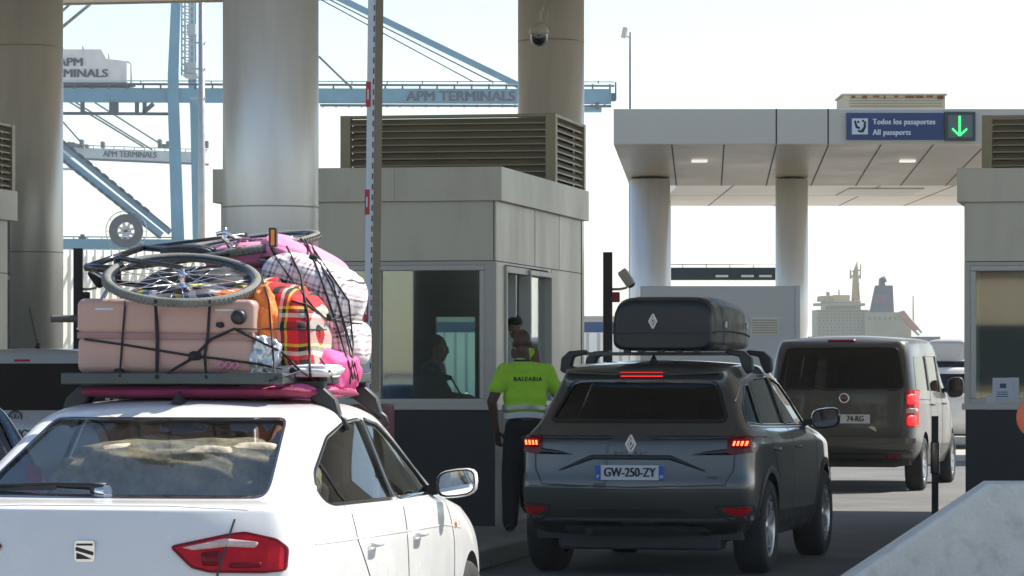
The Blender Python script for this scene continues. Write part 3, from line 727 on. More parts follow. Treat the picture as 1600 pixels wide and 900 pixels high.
# equipment cabin under the canopy
t = thing('equipment_cabin', 'white grey flat cabin with a vent grille behind the roof box', 'cabin', (0, 0, 0))
Yc = 60.; a, b = P(1000, 568, Yc), P(1247, 447, Yc)
MB().b2(a.x, b.x, Yc, Yc + 2, 0.0, b.z).build('wall', M['panel_lt'], t, .02); MB().b2(b.x - .04, b.x + .03, Yc - .02, Yc - .0, 0, b.z + .01).build('corner_trim', M['frame'], t)
g = MB(); a, b = P(1175, 521, Yc), P(1215, 498, Yc)
for k in range(6): z = a.z + k * .042; g.b2(a.x, b.x, Yc - .02, Yc, z, z + .022)
g.build('vent_grille', M['louvre'], t)
MB().b2(a.x - .02, b.x + .02, Yc - .012, Yc - .001, a.z - .02, a.z + .27).build('vent_back', M['panel'], t)
# dark beam with rail
t = thing('cable_bridge', 'dark horizontal beam with thin handrail between the two canopy columns', 'beam', (0, 0, 0))
Yg = 80.; a, b = P(1030, 437, Yg), P(1214, 418, Yg)
MB().b2(a.x, b.x, Yg, Yg + .6, a.z, b.z).build('beam', M['crane_dark'], t)
g = MB(); zr = P(0, 413, Yg).z; g.tube([(a.x, Yg, zr), (b.x, Yg, zr)], .012, 6)
for k in range(6): x = a.x + (b.x - a.x) * k / 5; g.tube([(x, Yg, b.z), (x, Yg, zr)], .011, 6)
g.build('handrail', M['galv'], t)
for px in (1128, 1168, 1196): p = P(px, 431, Yg - .01); MB().b2(p.x - .14, p.x + .14, Yg - .02, Yg - .002, p.z - .03, p.z + .02).build('strip_light', M['sign_white'], t)

# ================================================================== distant fences, poles, posts
t = thing('sheet_fence', 'tall cream ribbed metal fence below the blue crane', 'fence', (0, 0, 0))
Yf = 78.; q = MB(); x = P(-60, 0, Yf).x; x1 = P(372, 0, Yf).x; zt = P(0, 391, Yf).z; k = 0
while x < x1:
    q.add([(x, Yf, 0), (x + .04, Yf, 0), (x + .15, Yf + .16, 0), (x + .18, Yf + .16, 0), (x, Yf, zt + .05), (x + .04, Yf, zt - .0), (x + .15, Yf + .16, zt - .12), (x + .18, Yf + .16, zt - .1)], [(0, 1, 5, 4), (1, 2, 6, 5), (2, 3, 7, 6)]); x += .18
q.build('ribbed_sheet', M['fence_white'], t)
q = MB()
for z in (.8, 2.2, 3.6): q.b2(P(-60, 0, Yf).x, x1, Yf + .17, Yf + .22, z, z + .08)
q.build('back_rail', M['galv'], t)
t = thing('slat_fence', 'low far fence of white slats under a navy band, seen past the booth', 'fence', (0, 0, 0))
Yf = 130.; q = MB(); x = -22.; zt = P(0, 520, Yf).z
while x < 9.6: q.b2(x, x + .28, Yf, Yf + .08, 0, zt); x += .40
q.build('slats', M['fence_white'], t)
MB().b2(-22, 9.9, Yf + .1, Yf + .3, P(0, 519, Yf).z, P(0, 503, Yf).z).build('navy_band', M['fence_blue'], t)
t = thing('port_shed', 'long low grey port building behind the slat fence', 'building', (0, 0, 0))
Yf = 200.; MB().b2(-40, 12, Yf, Yf + 20, 0, P(0, 497, Yf).z).build('wall', M['panel_lt'], t); MB().b2(-40.3, 12.3, Yf - .5, Yf + 20, P(0, 497, Yf).z, P(0, 494, Yf).z).build('roof', M['galv'], t)

t = thing('light_mast', 'thin grey mast standing beside the blue crane legs', 'mast', P(315, 568, 110)); t.location.z = 0
MB().tube([(0, 0, 0), (0, 0, 14)], [.13, .09], 12).build('mast', M['galv'], t)
q = MB()
for z in (9.7, 10.6, 11.4): q.b2(-.35, .12, -.05, .05, z, z + .05)
q.build('brackets', M['galv'], t)
t = thing('cctv_mast', 'slim grey mast with a small camera on top left of the passport canopy', 'mast', P(985.5, 568, 90)); t.location.z = 0
zt = P(0, 50, 90).z
MB().tube([(0, 0, 0), (0, 0, zt)], [.06, .04], 12).build('mast', M['galv'], t)
MB().box((-.16, -.05, zt - .02), (.13, .2, .28), rot=Matrix.Rotation(R(12), 3, 'Y')).build('camera', M['camera_white'], t, .03); MB().beam((-.12, 0, zt - .1), (0, 0, zt - .15), .03).build('bracket', M['galv'], t)

def anpr(px, top, Y, label):
    t = thing('camera_post', label, 'camera post', (P(px, 0, Y).x, Y, .0)); h = P(0, top, Y).z
    MB().b2(-.05, .05, -.05, .05, 0, h).build('post', M['black_plastic'], t, .006)
    s = Y / F; za = P(0, 452, Y).z
    MB().tube([(.04, -.02, za), (.13, -.05, za), (.2, -.07, za + .015), (.205, -.07, za + .06)], .014, 8).build('bracket', M['galv'], t)
    a = Matrix.Translation((.20, -.06, za + .12)) @ Matrix.Rotation(R(-35), 4, 'Y')
    MB().lathe([(.001, -.09), (.05, -.09), (.055, -.06), (.055, .07), (.045, .10), (.001, .10)], 18, a).build('camera', M['camera_white' if px > 800 else 'black_plastic'], t)
    MB().lathe([(.001, -.12), (.04, -.11), (.05, -.085)], 16, a).build('lens_hood', M['black_plastic'], t)
    MB().b2(.04, .13, -.05, 0, za - .14, za - .03).build('junction_box', M['red_tape' if px > 800 else 'black_plastic'], t, .01)
anpr(122.5, 388, 39, 'black post with a small camera left of the bicycle wheel')
anpr(949.5, 394, 38.5, 'black post with a pale camera and red box beside the roof box')

# dome camera hanging in front of the column
t = thing('dome_camera', 'white dome camera with black bubble on the central column', 'camera', P(842.5, 55, 37.2))
m_ = M['camera_white']; u = 37.2 / F
MB().lathe([(.001, 20 * u), (6 * u, 19 * u), (9 * u, 17 * u), (14 * u, 12 * u), (16 * u, 2 * u), (13 * u, 1 * u)], 28).build('housing', m_, t)
MB().lathe([(13.5 * u, 2 * u), (13.5 * u, -6 * u), (11.5 * u, -12 * u), (7 * u, -16 * u), (.001, -18 * u)], 24).build('bubble', M['dome'], t)
MB().tube([(0, 0, 18 * u), (0, .02, 34 * u), (.03, .1, 46 * u), (.04, .42, 50 * u)], .03, 10).build('arm', m_, t)
MB().tube([(.07, .05, 20 * u), (.09, .1, 44 * u), (.1, .4, 60 * u)], .01, 8).build('cable', m_, t)

# raised barrier arm with its cabinet
t = thing('raised_barrier', 'raised white barrier arm with red patches standing before the central booth', 'barrier', P(579, 640, 24.0), 28)
lean = Vector((7 * 24 / F, 0, 640 * 24 / F)); Ltot = 4.2; dirn = lean.normalized(); dirn = Matrix.Rotation(R(28), 3, 'Z') @ dirn
a = Vector((0, 0, .12)); b = dirn * Ltot
MB().beam(a, b, .062, .085, (0, 1, 0)).build('arm', M['arm_white'], t, .004)
MB().beam(a + Vector((.036, .0, 0)), b + Vector((.036, .0, 0)), .009, .088, (0, 1, 0)).build('edge_strip', M['arm_brown'], t)
d = MB(); 
for k in range(58):
    p = a.lerp(b, (k + .2) / 58); p2 = a.lerp(b, (k + .75) / 58); o = Vector((.022, -.0435, 0)); d.beam(p + o, p2 + o, .008, .004, (0, 1, 0))
d.build('dash_strip', M['seam'], t)
for py in (148, 316, 484, -20):
    z = (640 - py) * 24 / F; p = dirn * (z / dirn.z) + Vector((-.018, -.044, 0)); q = dirn * ((z + .168) / dirn.z) + Vector((-.018, -.044, 0)); p -= dirn * .084; q -= dirn * .084
    pt = MB().beam(p, q, .036, .005, (0, 1, 0)).build('red_patch', M['red_tape'], t)
    p3 = p.lerp(q, .5) + Vector((0, -.004, 0)); MB().beam(p.lerp(q, .3) + Vector((0, -.003, 0)), p.lerp(q, .7) + Vector((0, -.003, 0)), .012, .004, (0, 1, 0)).build('patch_print', M['arm_white'], pt)
t = thing('barrier_cabinet', 'dark red barrier motor cabinet at the foot of the raised arm', 'barrier cabinet', (P(592, 0, 24.15).x, 24.15, 0), LANE)
MB().b2(-.17, .06, -.14, .22, .15, P(0, 632, 24).z).build('casing', M['maroon'], t, .012); MB().b2(-.19, .08, -.16, .24, 0.0, .16).build('foot', M['kerb'], t)

# slim black post and orange round sign, concrete nose
t = thing('black_bollard_post', 'slim black upright post standing left of the concrete nose', 'post', (P(1461, 0, 33).x, 33, 0), LANE)
MB().b2(-.03, .03, -.03, .03, 0, P(0, 650, 33).z).build('post', M['black_plastic'], t, .006); MB().b2(-.04, .04, -.05, .02, P(0, 740, 33).z, P(0, 690, 33).z).build('sensor', M['black_gloss'], t, .01)
t = thing('round_sign', 'orange disc sign on a thin pole cut by the right edge', 'sign', (P(1621, 0, 21.2).x, 21.2, .8))
zc = P(0, 653, 21).z - .8
MB().lathe([(.001, -.008), (.118, -.008), (.126, 0), (.118, .008), (.001, .008)], 40, Matrix.Translation((0, 0, zc)) @ Matrix.Rotation(R(90), 4, 'X')).build('disc', M['orange_sign'], t)
text('marking', '3', .12, M['sign_white'], t, (.02, -.012, zc)) if False else None
MB().tube([(-.03, .03, 0), (-.03, .03, zc + .1)], .013, 10).build('pole', M['galv'], t)
t = thing('concrete_nose', 'pale mottled concrete wedge block in the lower right corner', 'concrete block', (P(1548, 0, 20.3).x, 20.3, 0), 4)
zt = P(0, 757, 20.3).z; k = 213 / 145
w0 = -zt * k; cv = [(w0, 0, 0), (0, .22, zt), (2.6, .22, zt + .01), (2.6, 0, 0), (w0, .9, 0), (0, .68, zt), (2.6, .68, zt + .01), (2.6, .9, 0)]
cn = MB().add(cv, [(0, 1, 2, 3), (7, 6, 5, 4), (0, 4, 5, 1), (1, 5, 6, 2), (3, 2, 6, 7), (0, 3, 7, 4)]).build('block', M['concrete'], t, .035, 3)

# ================================================================== port cranes and ship
Yk = 450.; s = Yk / F
def pk(x, y, d=0): return P(x, y, Yk + d)
t = thing('gantry_crane', 'blue quay crane with lettered boom, machinery house and cable reel', 'crane', (0, 0, 0))
q = MB(); q.add([pk(*v) for v in ((262, -90), (290, -90), (278, 130), (256, 130))] + [pk(v[0], v[1], 1.6) for v in ((262, -90), (290, -90), (278, 130), (256, 130))], [(0, 1, 2, 3), (4, 7, 6, 5), (0, 3, 7, 4), (1, 5, 6, 2)])
q = MB()
def leg(pts, d0, wd):
    L = MB(); 
    for (xa, xb, y), (xc, xd, y2) in zip(pts[:-1], pts[1:]):
        L.add([pk(xa, y, d0), pk(xb, y, d0), pk(xd, y2, d0), pk(xc, y2, d0), pk(xa, y, d0 + wd), pk(xb, y, d0 + wd), pk(xd, y2, d0 + wd), pk(xc, y2, d0 + wd)], [(0, 1, 2, 3), (4, 7, 6, 5), (0, 3, 7, 4), (1, 5, 6, 2), (0, 4, 5, 1), (3, 2, 6, 7)])
    return L.build('leg', M['crane_blue'], t)
leg([(270, 284, -60), (262, 279, 115), (262, 280, 160), (271, 292, 480), (274, 293, 568)], -.6, 2.)
leg([(296, 306, -60), (294, 307, 130), (297, 312, 170), (303, 317, 480), (306, 318, 568)], 14, 2.)
bo = MB().add([pk(60, 137), pk(955, 139), pk(955, 163), pk(60, 160), pk(60, 137, 3), pk(955, 139, 3), pk(955, 163, 3), pk(60, 160, 3)], [(0, 1, 2, 3), (4, 7, 6, 5), (0, 4, 5, 1), (3, 2, 6, 7), (1, 5, 6, 2), (0, 3, 7, 4)]).build('boom', M['crane_blue'], t)
q = MB(); q.b2(pk(913, 0).x, pk(940, 0).x, Yk, Yk + 2, pk(0, 174).z, pk(0, 168).z); q.b2(pk(930, 0).x, pk(936, 0).x, Yk, Yk + 1, pk(0, 170).z, pk(0, 160).z); q.build('boom_tip', M['crane_blue'], bo)
q = MB(); q.beam(pk(955, 152), pk(962, 152), 1.0); q.tube([pk(962, 128), pk(962, 156)], .12, 6)
q.tube([pk(60, 131, -.4), pk(960, 134, -.4)], .16, 6)
x = 62
while x < 960: q.tube([pk(x, 131, -.4), pk(x, 139, -.4)], .12, 5); x += 27 
for x in range(110, 960, 55): q.tube([pk(x, 126, .4), pk(x, 131, .4)], .07, 4)
q.tube([pk(60, 126, .4), pk(960, 128, .4)], .06, 5)
q.build('walkway_rail', M['crane_dark'], bo)
q = MB(); 
for x in range(505, 950, 20): q.beam(pk(x, 163, -.2), pk(x, 168, -.2), .2)
q.tube([pk(500, 164.5, -.3), pk(955, 166, -.3)], .18, 6); q.build('under_rail', M['crane_dark'], bo)
text('lettering', 'APM TERMINALS', 1.75, M['crane_dark'], bo, pk(720, 151, -.1), bold=.05, sx=1.06, ext=.02)
q = MB()  # lower trolley walkway
q.tube([pk(60, 177), pk(265, 178)], .22, 6)
for x in (129, 178, 214, 226): q.beam(pk(x, 160), pk(x, 178), .5 if x != 178 else 1.1)
q.beam(pk(224, 176), pk(240, 162), .5); q.build('trolley_walkway', M['crane_dark'], t)
q = MB(); q.beam(pk(0, 381), pk(360, 383), 1.7, 1.3); q.tube([pk(0, 369), pk(270, 371)], .08, 5)
for x in range(5, 270, 22): q.tube([pk(x, 369), pk(x, 378)], .06, 4)
q.build('sill_beam', M['crane_blue'], t)
q = MB(); q.beam(pk(60, 195), pk(266, 363), .75, .9, (0, 1, 0)); q.build('brace', M['crane_blue'], t)
q = MB(); q.beam(pk(60, 215, -3), pk(252, 368, -3), .95, 1.1, (0, 1, 0)); q.build('brace', M['crane_blue'], t)
q = MB(); random.seed(5)
for k in range(0):
    f_ = .08 + k * .062; p = pk(60, 195).lerp(pk(266, 363), f_); q.box((p.x, p.y - .6, p.z + .45), (.9, .3, .35), rot=Matrix.Rotation(R(39), 3, 'Y'))
    p = pk(60, 215, -3).lerp(pk(252, 368, -3), f_); q.box((p.x, p.y - .7, p.z - .4), (.8, .3, .4), rot=Matrix.Rotation(R(39), 3, 'Y'))
for A_, B_, dy in ((pk(60, 195), pk(266, 363), .45), (pk(60, 215, -3), pk(252, 368, -3), -.4)):
    q = MB(); q.tube([A_ + Vector((0, -.7, dy)), B_ + Vector((0, -.7, dy))], .09, 5)
    for k in range(13): p = A_.lerp(B_, .08 + k * .062); q.box((p.x, p.y - .7, p.z + dy), (.85, .3, .38), rot=Matrix.Rotation(R(39), 3, 'Y'))
    q.build('cable_chain', M['crane_dark'], t)
q = MB(); q.beam(pk(505, -15), pk(815, 136), .75, .95, (0, 1, 0)); q.build('forestay', M['crane_blue'], t)
for a_, b_, r_ in ((pk(500, -8), pk(770, 128), .10), (pk(480, -12), pk(740, 128), .09), (pk(498, 88), pk(550, 138), .16), (pk(80, 57), pk(146, 2), .22), (pk(90, 24), pk(112, 4), .18)): MB().tube([a_, b_], r_, 6).build('stay_cable', M['cable'], t)
q = MB(); q.add([pk(40, 77), pk(158, 77), pk(166, 92), pk(186, 94), pk(198, 96), pk(198, 131), pk(40, 130)] + [pk(a, b, 8) for a, b in ((40, 77), (158, 77), (166, 92), (186, 94), (198, 96), (198, 131), (40, 130))], [tuple(range(7)), tuple(range(13, 6, -1))] + [(i, (i + 1) % 7, (i + 1) % 7 + 7, i + 7) for i in range(7)])
mh = q.build('machinery_house', M['crane_white'], t)
q = MB(); q.tube([pk(198, 96), pk(205, 100), pk(205, 131)], .12, 5); q.tube([pk(170, 84), pk(170, 92)], .12, 5); q.tube([pk(130, 72), pk(130, 77)], .15, 5); q.b2(pk(186, 0).x, pk(210, 0).x, Yk, Yk + 3, pk(0, 133).z, pk(0, 131).z); q.build('rail', M['crane_white'], mh)
q = MB(); q.b2(pk(40, 0).x, pk(199, 0).x, Yk - .1, Yk + 8.1, pk(0, 134).z, pk(0, 129).z); q.build('house_base', M['crane_dark'], mh)
text('lettering', 'APM', 1.45, M['crane_dark'], mh, pk(110, 97.5, -.1), bold=.05, sx=1.14, ext=.02)
text('lettering', 'TERMINALS', 1.45, M['crane_dark'], mh, pk(116, 115, -.1), bold=.05, sx=1.14, ext=.02)
# lift tower lattice
q = MB()
for x in (284, 289, 296, 303): q.beam(pk(x, -60, 5), pk(x, 118, 5), .22)
for k in range(18):
    y = -60 + k * 10; q.beam(pk(284, y, 5), pk(303, y, 5), .14); q.beam(pk(284, y, 5), pk(303, y + 10, 5), .12)
q.build('lift_tower', M['galv'], t)
q = MB(); q.b2(pk(288, 0).x, pk(304, 0).x, Yk + 2, Yk + 5, pk(0, 112).z, pk(0, 95).z); q.b2(pk(285, 0).x, pk(307, 0).x, Yk + 1, Yk + 5, pk(0, 118).z, pk(0, 114).z); q.b2(pk(290, 0).x, pk(303, 0).x, Yk + 2, Yk + 5, pk(0, 50).z, pk(0, 35).z); q.build('lift_cabin', M['galv'], t)
# cable reel
c = pk(197, 361, -5); r_ = 26 * s
rm = Matrix.Translation(c) @ Matrix.Rotation(R(90), 4, 'X')
cr = MB().lathe([(r_ * .52, -.5), (r_, -.5), (r_, .5), (r_ * .52, .5), (r_ * .52, -.5)], 48, rm, False).build('cable_reel', M['reel_grey'], t)
q = MB(); q.lathe([(.01, -.6), (r_ * .28, -.6), (r_ * .3, .2)], 20, rm)
for k in range(8): a_ = k * pi / 4 + .3; q.beam(c + Vector((0, -.2, 0)), c + Vector((cos(a_) * r_ * .55, -.2, sin(a_) * r_ * .55)), .34, .3)
q.build('reel_hub', M['galv'], cr)
q = MB()
ring = [c + Vector((cos(a_ * pi / 20) * r_ * 1.22, .3, sin(a_ * pi / 20) * r_ * 1.22)) for a_ in range(40)]
q.tube(ring, .05, 4, closed=True)
for a_ in range(0, 40, 4): q.tube([ring[a_], c + (ring[a_] - c) * .8], .04, 4)
q.build('reel_guard', M['galv'], cr)
MB().beam(pk(197, 372, -3.4), pk(197, 385, -3), 1.).build('reel_bracket', M['crane_blue'], cr)
q = MB(); q.beam(pk(129, 370), pk(129, 385), .9); q.tube([pk(129, 366), pk(129, 371)], .3, 6); q.build('sill_fitting', M['crane_dark'], t)

# second crane, farther
Y2 = 760.
def p2(x, y, d=0): return P(x, y, Y2 + d)
t = thing('far_crane', 'pale far crane boom with lettering seen between crane legs', 'crane', (0, 0, 0))
q = MB(); pts = [(60, 228), (128, 231), (318, 238), (318, 255), (128, 247), (60, 245)]
q.add([p2(*v) for v in pts] + [p2(v[0], v[1], 5) for v in pts], [tuple(range(6)), tuple(range(11, 5, -1))] + [(i, (i + 1) % 6, (i + 1) % 6 + 6, i + 6) for i in range(6)])
bo = q.build('boom', M['crane_white'], t)
text('lettering', 'APM TERMINALS', 1.75, M['crane_dark'], bo, p2(203, 241.5, -.2), (R(90), R(1.5), 0), bold=.05, sx=.88, ext=.02)
q = MB(); q.tube([p2(120, 248), p2(326, 257)], .25, 5); q.tube([p2(128, 227), p2(325, 234)], .08, 4)
for x in range(130, 325, 16): q.tube([p2(x, 227 + (x - 128) * .036), p2(x, 232 + (x - 128) * .036)], .08, 4)
q.build('walkway_rail', M['crane_dark'], bo)
for a_, b_ in (((118, 160), (238, 234)), ((148, 160), (262, 232)), ((60, 130), (225, 230)), ((98, 190), (130, 226))): MB().tube([p2(*a_), p2(*b_)], .2, 5).build('stay_cable', M['cable'], t)
q = MB(); random.seed(9)
for x in (106, 112, 118, 125, 133, 158, 247, 254, 260, 320): q.b2(p2(x, 0).x, p2(x + 5, 0).x, Y2 - 1, Y2 + 2, p2(0, 231).z, p2(0, 226 - random.random() * 9).z)
q.build('boom_gear', M['crane_dark'], t)
q = MB(); q.b2(p2(30, 0).x, p2(50, 0).x, Y2, Y2 + 4, 0, p2(0, 120).z); q.b2(p2(98, 0).x, p2(112, 0).x, Y2, Y2 + 3, p2(0, 265).z, p2(0, 262).z); q.build('leg', M['crane_white'], t)

# ship
Yh = 900.
def ph(x, y, d=0): return P(x, y, Yh + d)
t = thing('cargo_ship', 'cream ship superstructure with navy funnel beyond the brown van', 'ship', (0, 0, 0))
q = MB()
def hb(x0, x1, y0, y1, d0=0, d1=14): q.b2(ph(x0, 0).x, ph(x1, 0).x, Yh + d0, Yh + d1, ph(0, y1).z, ph(0, y0).z)
hb(1276, 1358, 484, 530); hb(1290, 1345, 470, 484); hb(1284, 1300, 462, 470, 2); hb(1303, 1328, 461, 470, 0); hb(1272, 1350, 474, 478, -3, 3); hb(1350, 1415, 488, 530, -2, 12); hb(1406, 1424, 500, 530, 0, 9)
q.build('superstructure', M['hull'], t)
q = MB()
for y in (486, 496, 506, 516): q.b2(ph(1276, 0).x, ph(1356, 0).x, Yh - .6, Yh, ph(0, y + .8).z, ph(0, y).z)
q.build('deck_edges', M['hull_green'], t)
q = MB()
for y in (490, 500, 510, 520):
    for x in range(1280, 1352, 6): q.b2(ph(x, 0).x, ph(x + 2, 0).x, Yh - .2, Yh - .01, ph(0, y + 3).z, ph(0, y).z)
for x in range(1292, 1342, 5): q.b2(ph(x, 0).x, ph(x + 3.4, 0).x, Yh - .2, Yh - .01, ph(0, 476.5).z - 0, ph(0, 472).z)
for x in range(1356, 1412, 8): q.b2(ph(x, 0).x, ph(x + 3, 0).x, Yh - 2.2, Yh - 2.01, ph(0, 500).z, ph(0, 495).z)
q.build('portholes', M['hull_green'], t)
fn = MB().add([ph(1358, 488), ph(1397, 488), ph(1395, 446), ph(1367, 446), ph(1358, 488, 8), ph(1397, 488, 8), ph(1395, 446, 7), ph(1367, 446, 7)], [(0, 1, 2, 3), (4, 7, 6, 5), (0, 4, 5, 1), (1, 5, 6, 2), (2, 6, 7, 3), (0, 3, 7, 4)]).build('funnel', M['funnel'], t)
MB().b2(ph(1366, 0).x, ph(1385, 0).x, Yh - .2, Yh - .02, ph(0, 474).z, ph(0, 460).z).build('funnel_mark', M['maroon'], fn)
MB().tube([ph(1378, 446, 4), ph(1378, 438, 4), ph(1384, 436, 4)], .9, 8).build('exhaust', M['funnel'], fn)
q = MB(); q.tube([ph(1337, 470, 4), ph(1337, 425, 4), ph(1340, 408, 4)], [1.1, .7, .15], 8); q.beam(ph(1328, 432, 4), ph(1345, 432, 4), .5); q.beam(ph(1331, 424, 4), ph(1344, 422, 4), .35); q.beam(ph(1332, 444, 4), ph(1343, 444, 4), .5)
q.tube([ph(1329, 436, 4), ph(1329, 421, 4)], .25, 5); q.tube([ph(1344, 436, 4), ph(1345, 412, 4)], .2, 5); MB().tube([ph(1311, 462, 3), ph(1311, 452, 3)], .2, 5).build('antenna', M['hull'], t); MB().tube([ph(1294, 462, 3), ph(1294, 456, 3)], .5, 5).build('antenna', M['hull'], t)
q.build('mast', M['hull'], t)
q = MB(); q.beam(ph(1408, 488, -4), ph(1432, 516, -4), 1.6, 1.4); q.build('lifeboat', M['orange_boat'], t)
MB().tube([ph(1427, 516, 4), ph(1427, 462, 4)], .22, 6).build('flagstaff', M['hull'], t)
q = MB(); q.beam(ph(1400, 490, -4), ph(1412, 486, -4), .4); q.tube([ph(1400, 490, -4), ph(1436, 524, -4)], .3, 5); q.tube([ph(1412, 486, -4), ph(1440, 520, -4)], .3, 5); q.build('davit', M['hull'], t)
MB().b2(ph(1150, 0).x, ph(1470, 0).x, Yh + 1, Yh + 20, .2, ph(0, 526).z).build('hull', M['funnel'], t)

# building added out of view behind the viewer, to give the glass reflections
t = thing('reflection_building', 'beige rendered building added behind the viewer for reflections in the glass', 'building', (0, 0, 0))
MB().b2(-26, 26, -34, -30, 0, 7).build('wall', M['beige_wall'], t)
q = MB()
for k in range(12): q.b2(-24 + k * 4.1, -21.6 + k * 4.1, -30, -29.9, 1., 2.6); q.b2(-24 + k * 4.1, -21.6 + k * 4.1, -30, -29.9, 4, 5.6)
q.build('window_band', M['base_black'], t)
q = MB()
for k in range(6): q.b2(-24 + k * 8.2, -20 + k * 8.2, -29.8, -28.2, 2.8, 3.1)
q.build('awning', M['orange_cloth'], t)
# ================================================================== CARS
T9 = [.035, .12, .25, .38, .52, .66, .8, .92]
def W10(*a): return list(a)
# ---- white saloon with the luggage
rows = [
 dict(yr=.14, yf=4.34, w=W10(.66, .74, .78, .80, .80, .80, .80, .79, .74, .62), z=[.24] + [.2] * 8 + [.24]),
 dict(yr=.02, yf=4.46, w=W10(.72, .80, .84, .85, .855, .855, .85, .84, .80, .66), z=[.42] * 10),
 dict(yr=.00, yf=4.46, w=W10(.75, .825, .853, .858, .858, .858, .855, .845, .80, .66), z=[.68, .68, .67, .66, .66, .66, .66, .66, .64, .6]),
 dict(yr=.05, yf=4.40, w=W10(.74, .81, .842, .85, .852, .852, .85, .83, .78, .62), z=[.90, .90, .89, .87, .86, .85, .84, .82, .78, .72], bow=.12),
 dict(yr=.10, yf=4.30, w=W10(.70, .775, .815, .83, .835, .835, .83, .80, .72, .56), z=[1.005, 1.0, .975, .965, .955, .95, .94, .90, .85, .78], bow=.13),
 dict(yr=.16, yf=4.20, w=W10(.66, .745, .79, .812, .818, .818, .812, .77, .68, .5), z=[1.028, 1.02, .995, .985, .975, .97, .96, .93, .88, .80], bow=.13),
 dict(yr=.42, yf=3.55, w=W10(.62, .69, .75, .775, .785, .79, .785, .775, .73, .62), z=[1.035, 1.03, 1.015, 1.0, .995, .99, .985, .98, .97, .95], bow=.06, fbow=.5),
 dict(yr=1.10, yf=2.78, w=W10(.53, .575, .605, .62, .63, .635, .635, .63, .60, .54), z=[1.30, 1.315, 1.335, 1.35, 1.355, 1.355, 1.35, 1.335, 1.30, 1.27], bow=.05, fbow=.3, zb=.02),
 dict(yr=1.24, yf=2.62, w=W10(.48, .52, .545, .56, .57, .57, .57, .56, .53, .47), z=[1.355, 1.37, 1.388, 1.40, 1.405, 1.405, 1.40, 1.388, 1.36, 1.335], bow=.05, fbow=.25, zb=.015),
]
cw = Car('white_saloon_car', 'white saloon with a roof rack piled with luggage, lower left foreground', 'car', -1.68, 14.0, LANE, rows, T9, M['white_paint'], .03, {4: .55, 6: .35, 7: .4}, 4)
rear_glass = [(-.60, 1.045), (.60, 1.045), (.60, 1.075), (.505, 1.345), (-.505, 1.345), (-.60, 1.075)]
cw.window('rear_window', rear_glass, 'rear', M['glass_car'], .03, .012)
for ax in 'RL':
    cw.window('rear_side_window', [(.90, 1.0), (2.0, .985), (2.02, 1.335), (1.72, 1.325), (1.36, 1.265), (.98, 1.13), (.88, 1.06)], ax, M['glass_car'], .04, .014)
    cw.window('front_side_window', [(2.07, .985), (2.98, .978), (2.80, 1.10), (2.56, 1.225), (2.36, 1.305), (2.08, 1.338)], ax, M['glass_car'], .04, .014)
cw.arches((.98, 3.58), .365, .31); cw.finish(); cw.flush()
cw.wheel(.98, .74, .315, .2); cw.wheel(3.58, .74, .315, .2); cw.underbody(4.4, .84, .2, .6, arch=(.98, 3.58))
cw.cabin((1.55, 2.55), .74, .45, 1.22)
MB().b2(-.70, .70, .62, 1.35, .90, .93).build('parcel_shelf', M['cabin'], cw.root)
for ax, sg in (('R', 1), ('L', -1)):
    cw.line('door_gap', [(2.035, 1.34), (2.035, .98), (2.06, .60), (2.04, .3)], ax, .007, M['seam'])
    cw.line('door_gap', [(3.02, .96), (3.10, .75), (3.06, .3)], ax, .007, M['seam'])
    cw.line('door_gap', [(1.06, .99), (1.10, .85), (1.30, .68), (1.38, .45)], ax, .007, M['seam'])
    cw.line('window_pillar', [(1.20, 1.0), (1.12, 1.19)], ax, .02, M['black_gloss'], -.006)
    cw.line('crease', [(.45, .86), (1.6, .845), (2.9, .83), (3.3, .80)], ax, .010, M['white_paint'], .0012)
    cw.line('b_pillar', [(2.035, .99), (2.048, 1.33)], ax, .05, M['black_gloss'], .001)
    for y in (1.36, 2.26):
        h, n = cw.hit(y, .815, ax); q = MB().tube([h + n * .008 + Vector((0, -.075, 0)), h + n * .03 + Vector((0, -.06, 0)), h + n * .034, h + n * .03 + Vector((0, .06, 0)), h + n * .008 + Vector((0, .075, 0))], [.008, .012, .012, .012, .008], 10)
        dh = q.build('door_handle', M['white_paint'], cw.root)
        cp = [(y + .055 * cos(a * pi / 8), .812 + .028 * sin(a * pi / 8)) for a in range(16)]
        cw.patch('handle_recess', cp, ax, M['arm_white'], .0015, 0, .03, dh)
    h, n = cw.hit(3.16, .82, ax); MB().tube([h - n * .002, h + n * .007], .014, 12).build('side_repeater', M['amber'], cw.root)
cw.mirror(2.88, 1.035, .80, M['white_paint'], .20, .135, .12)
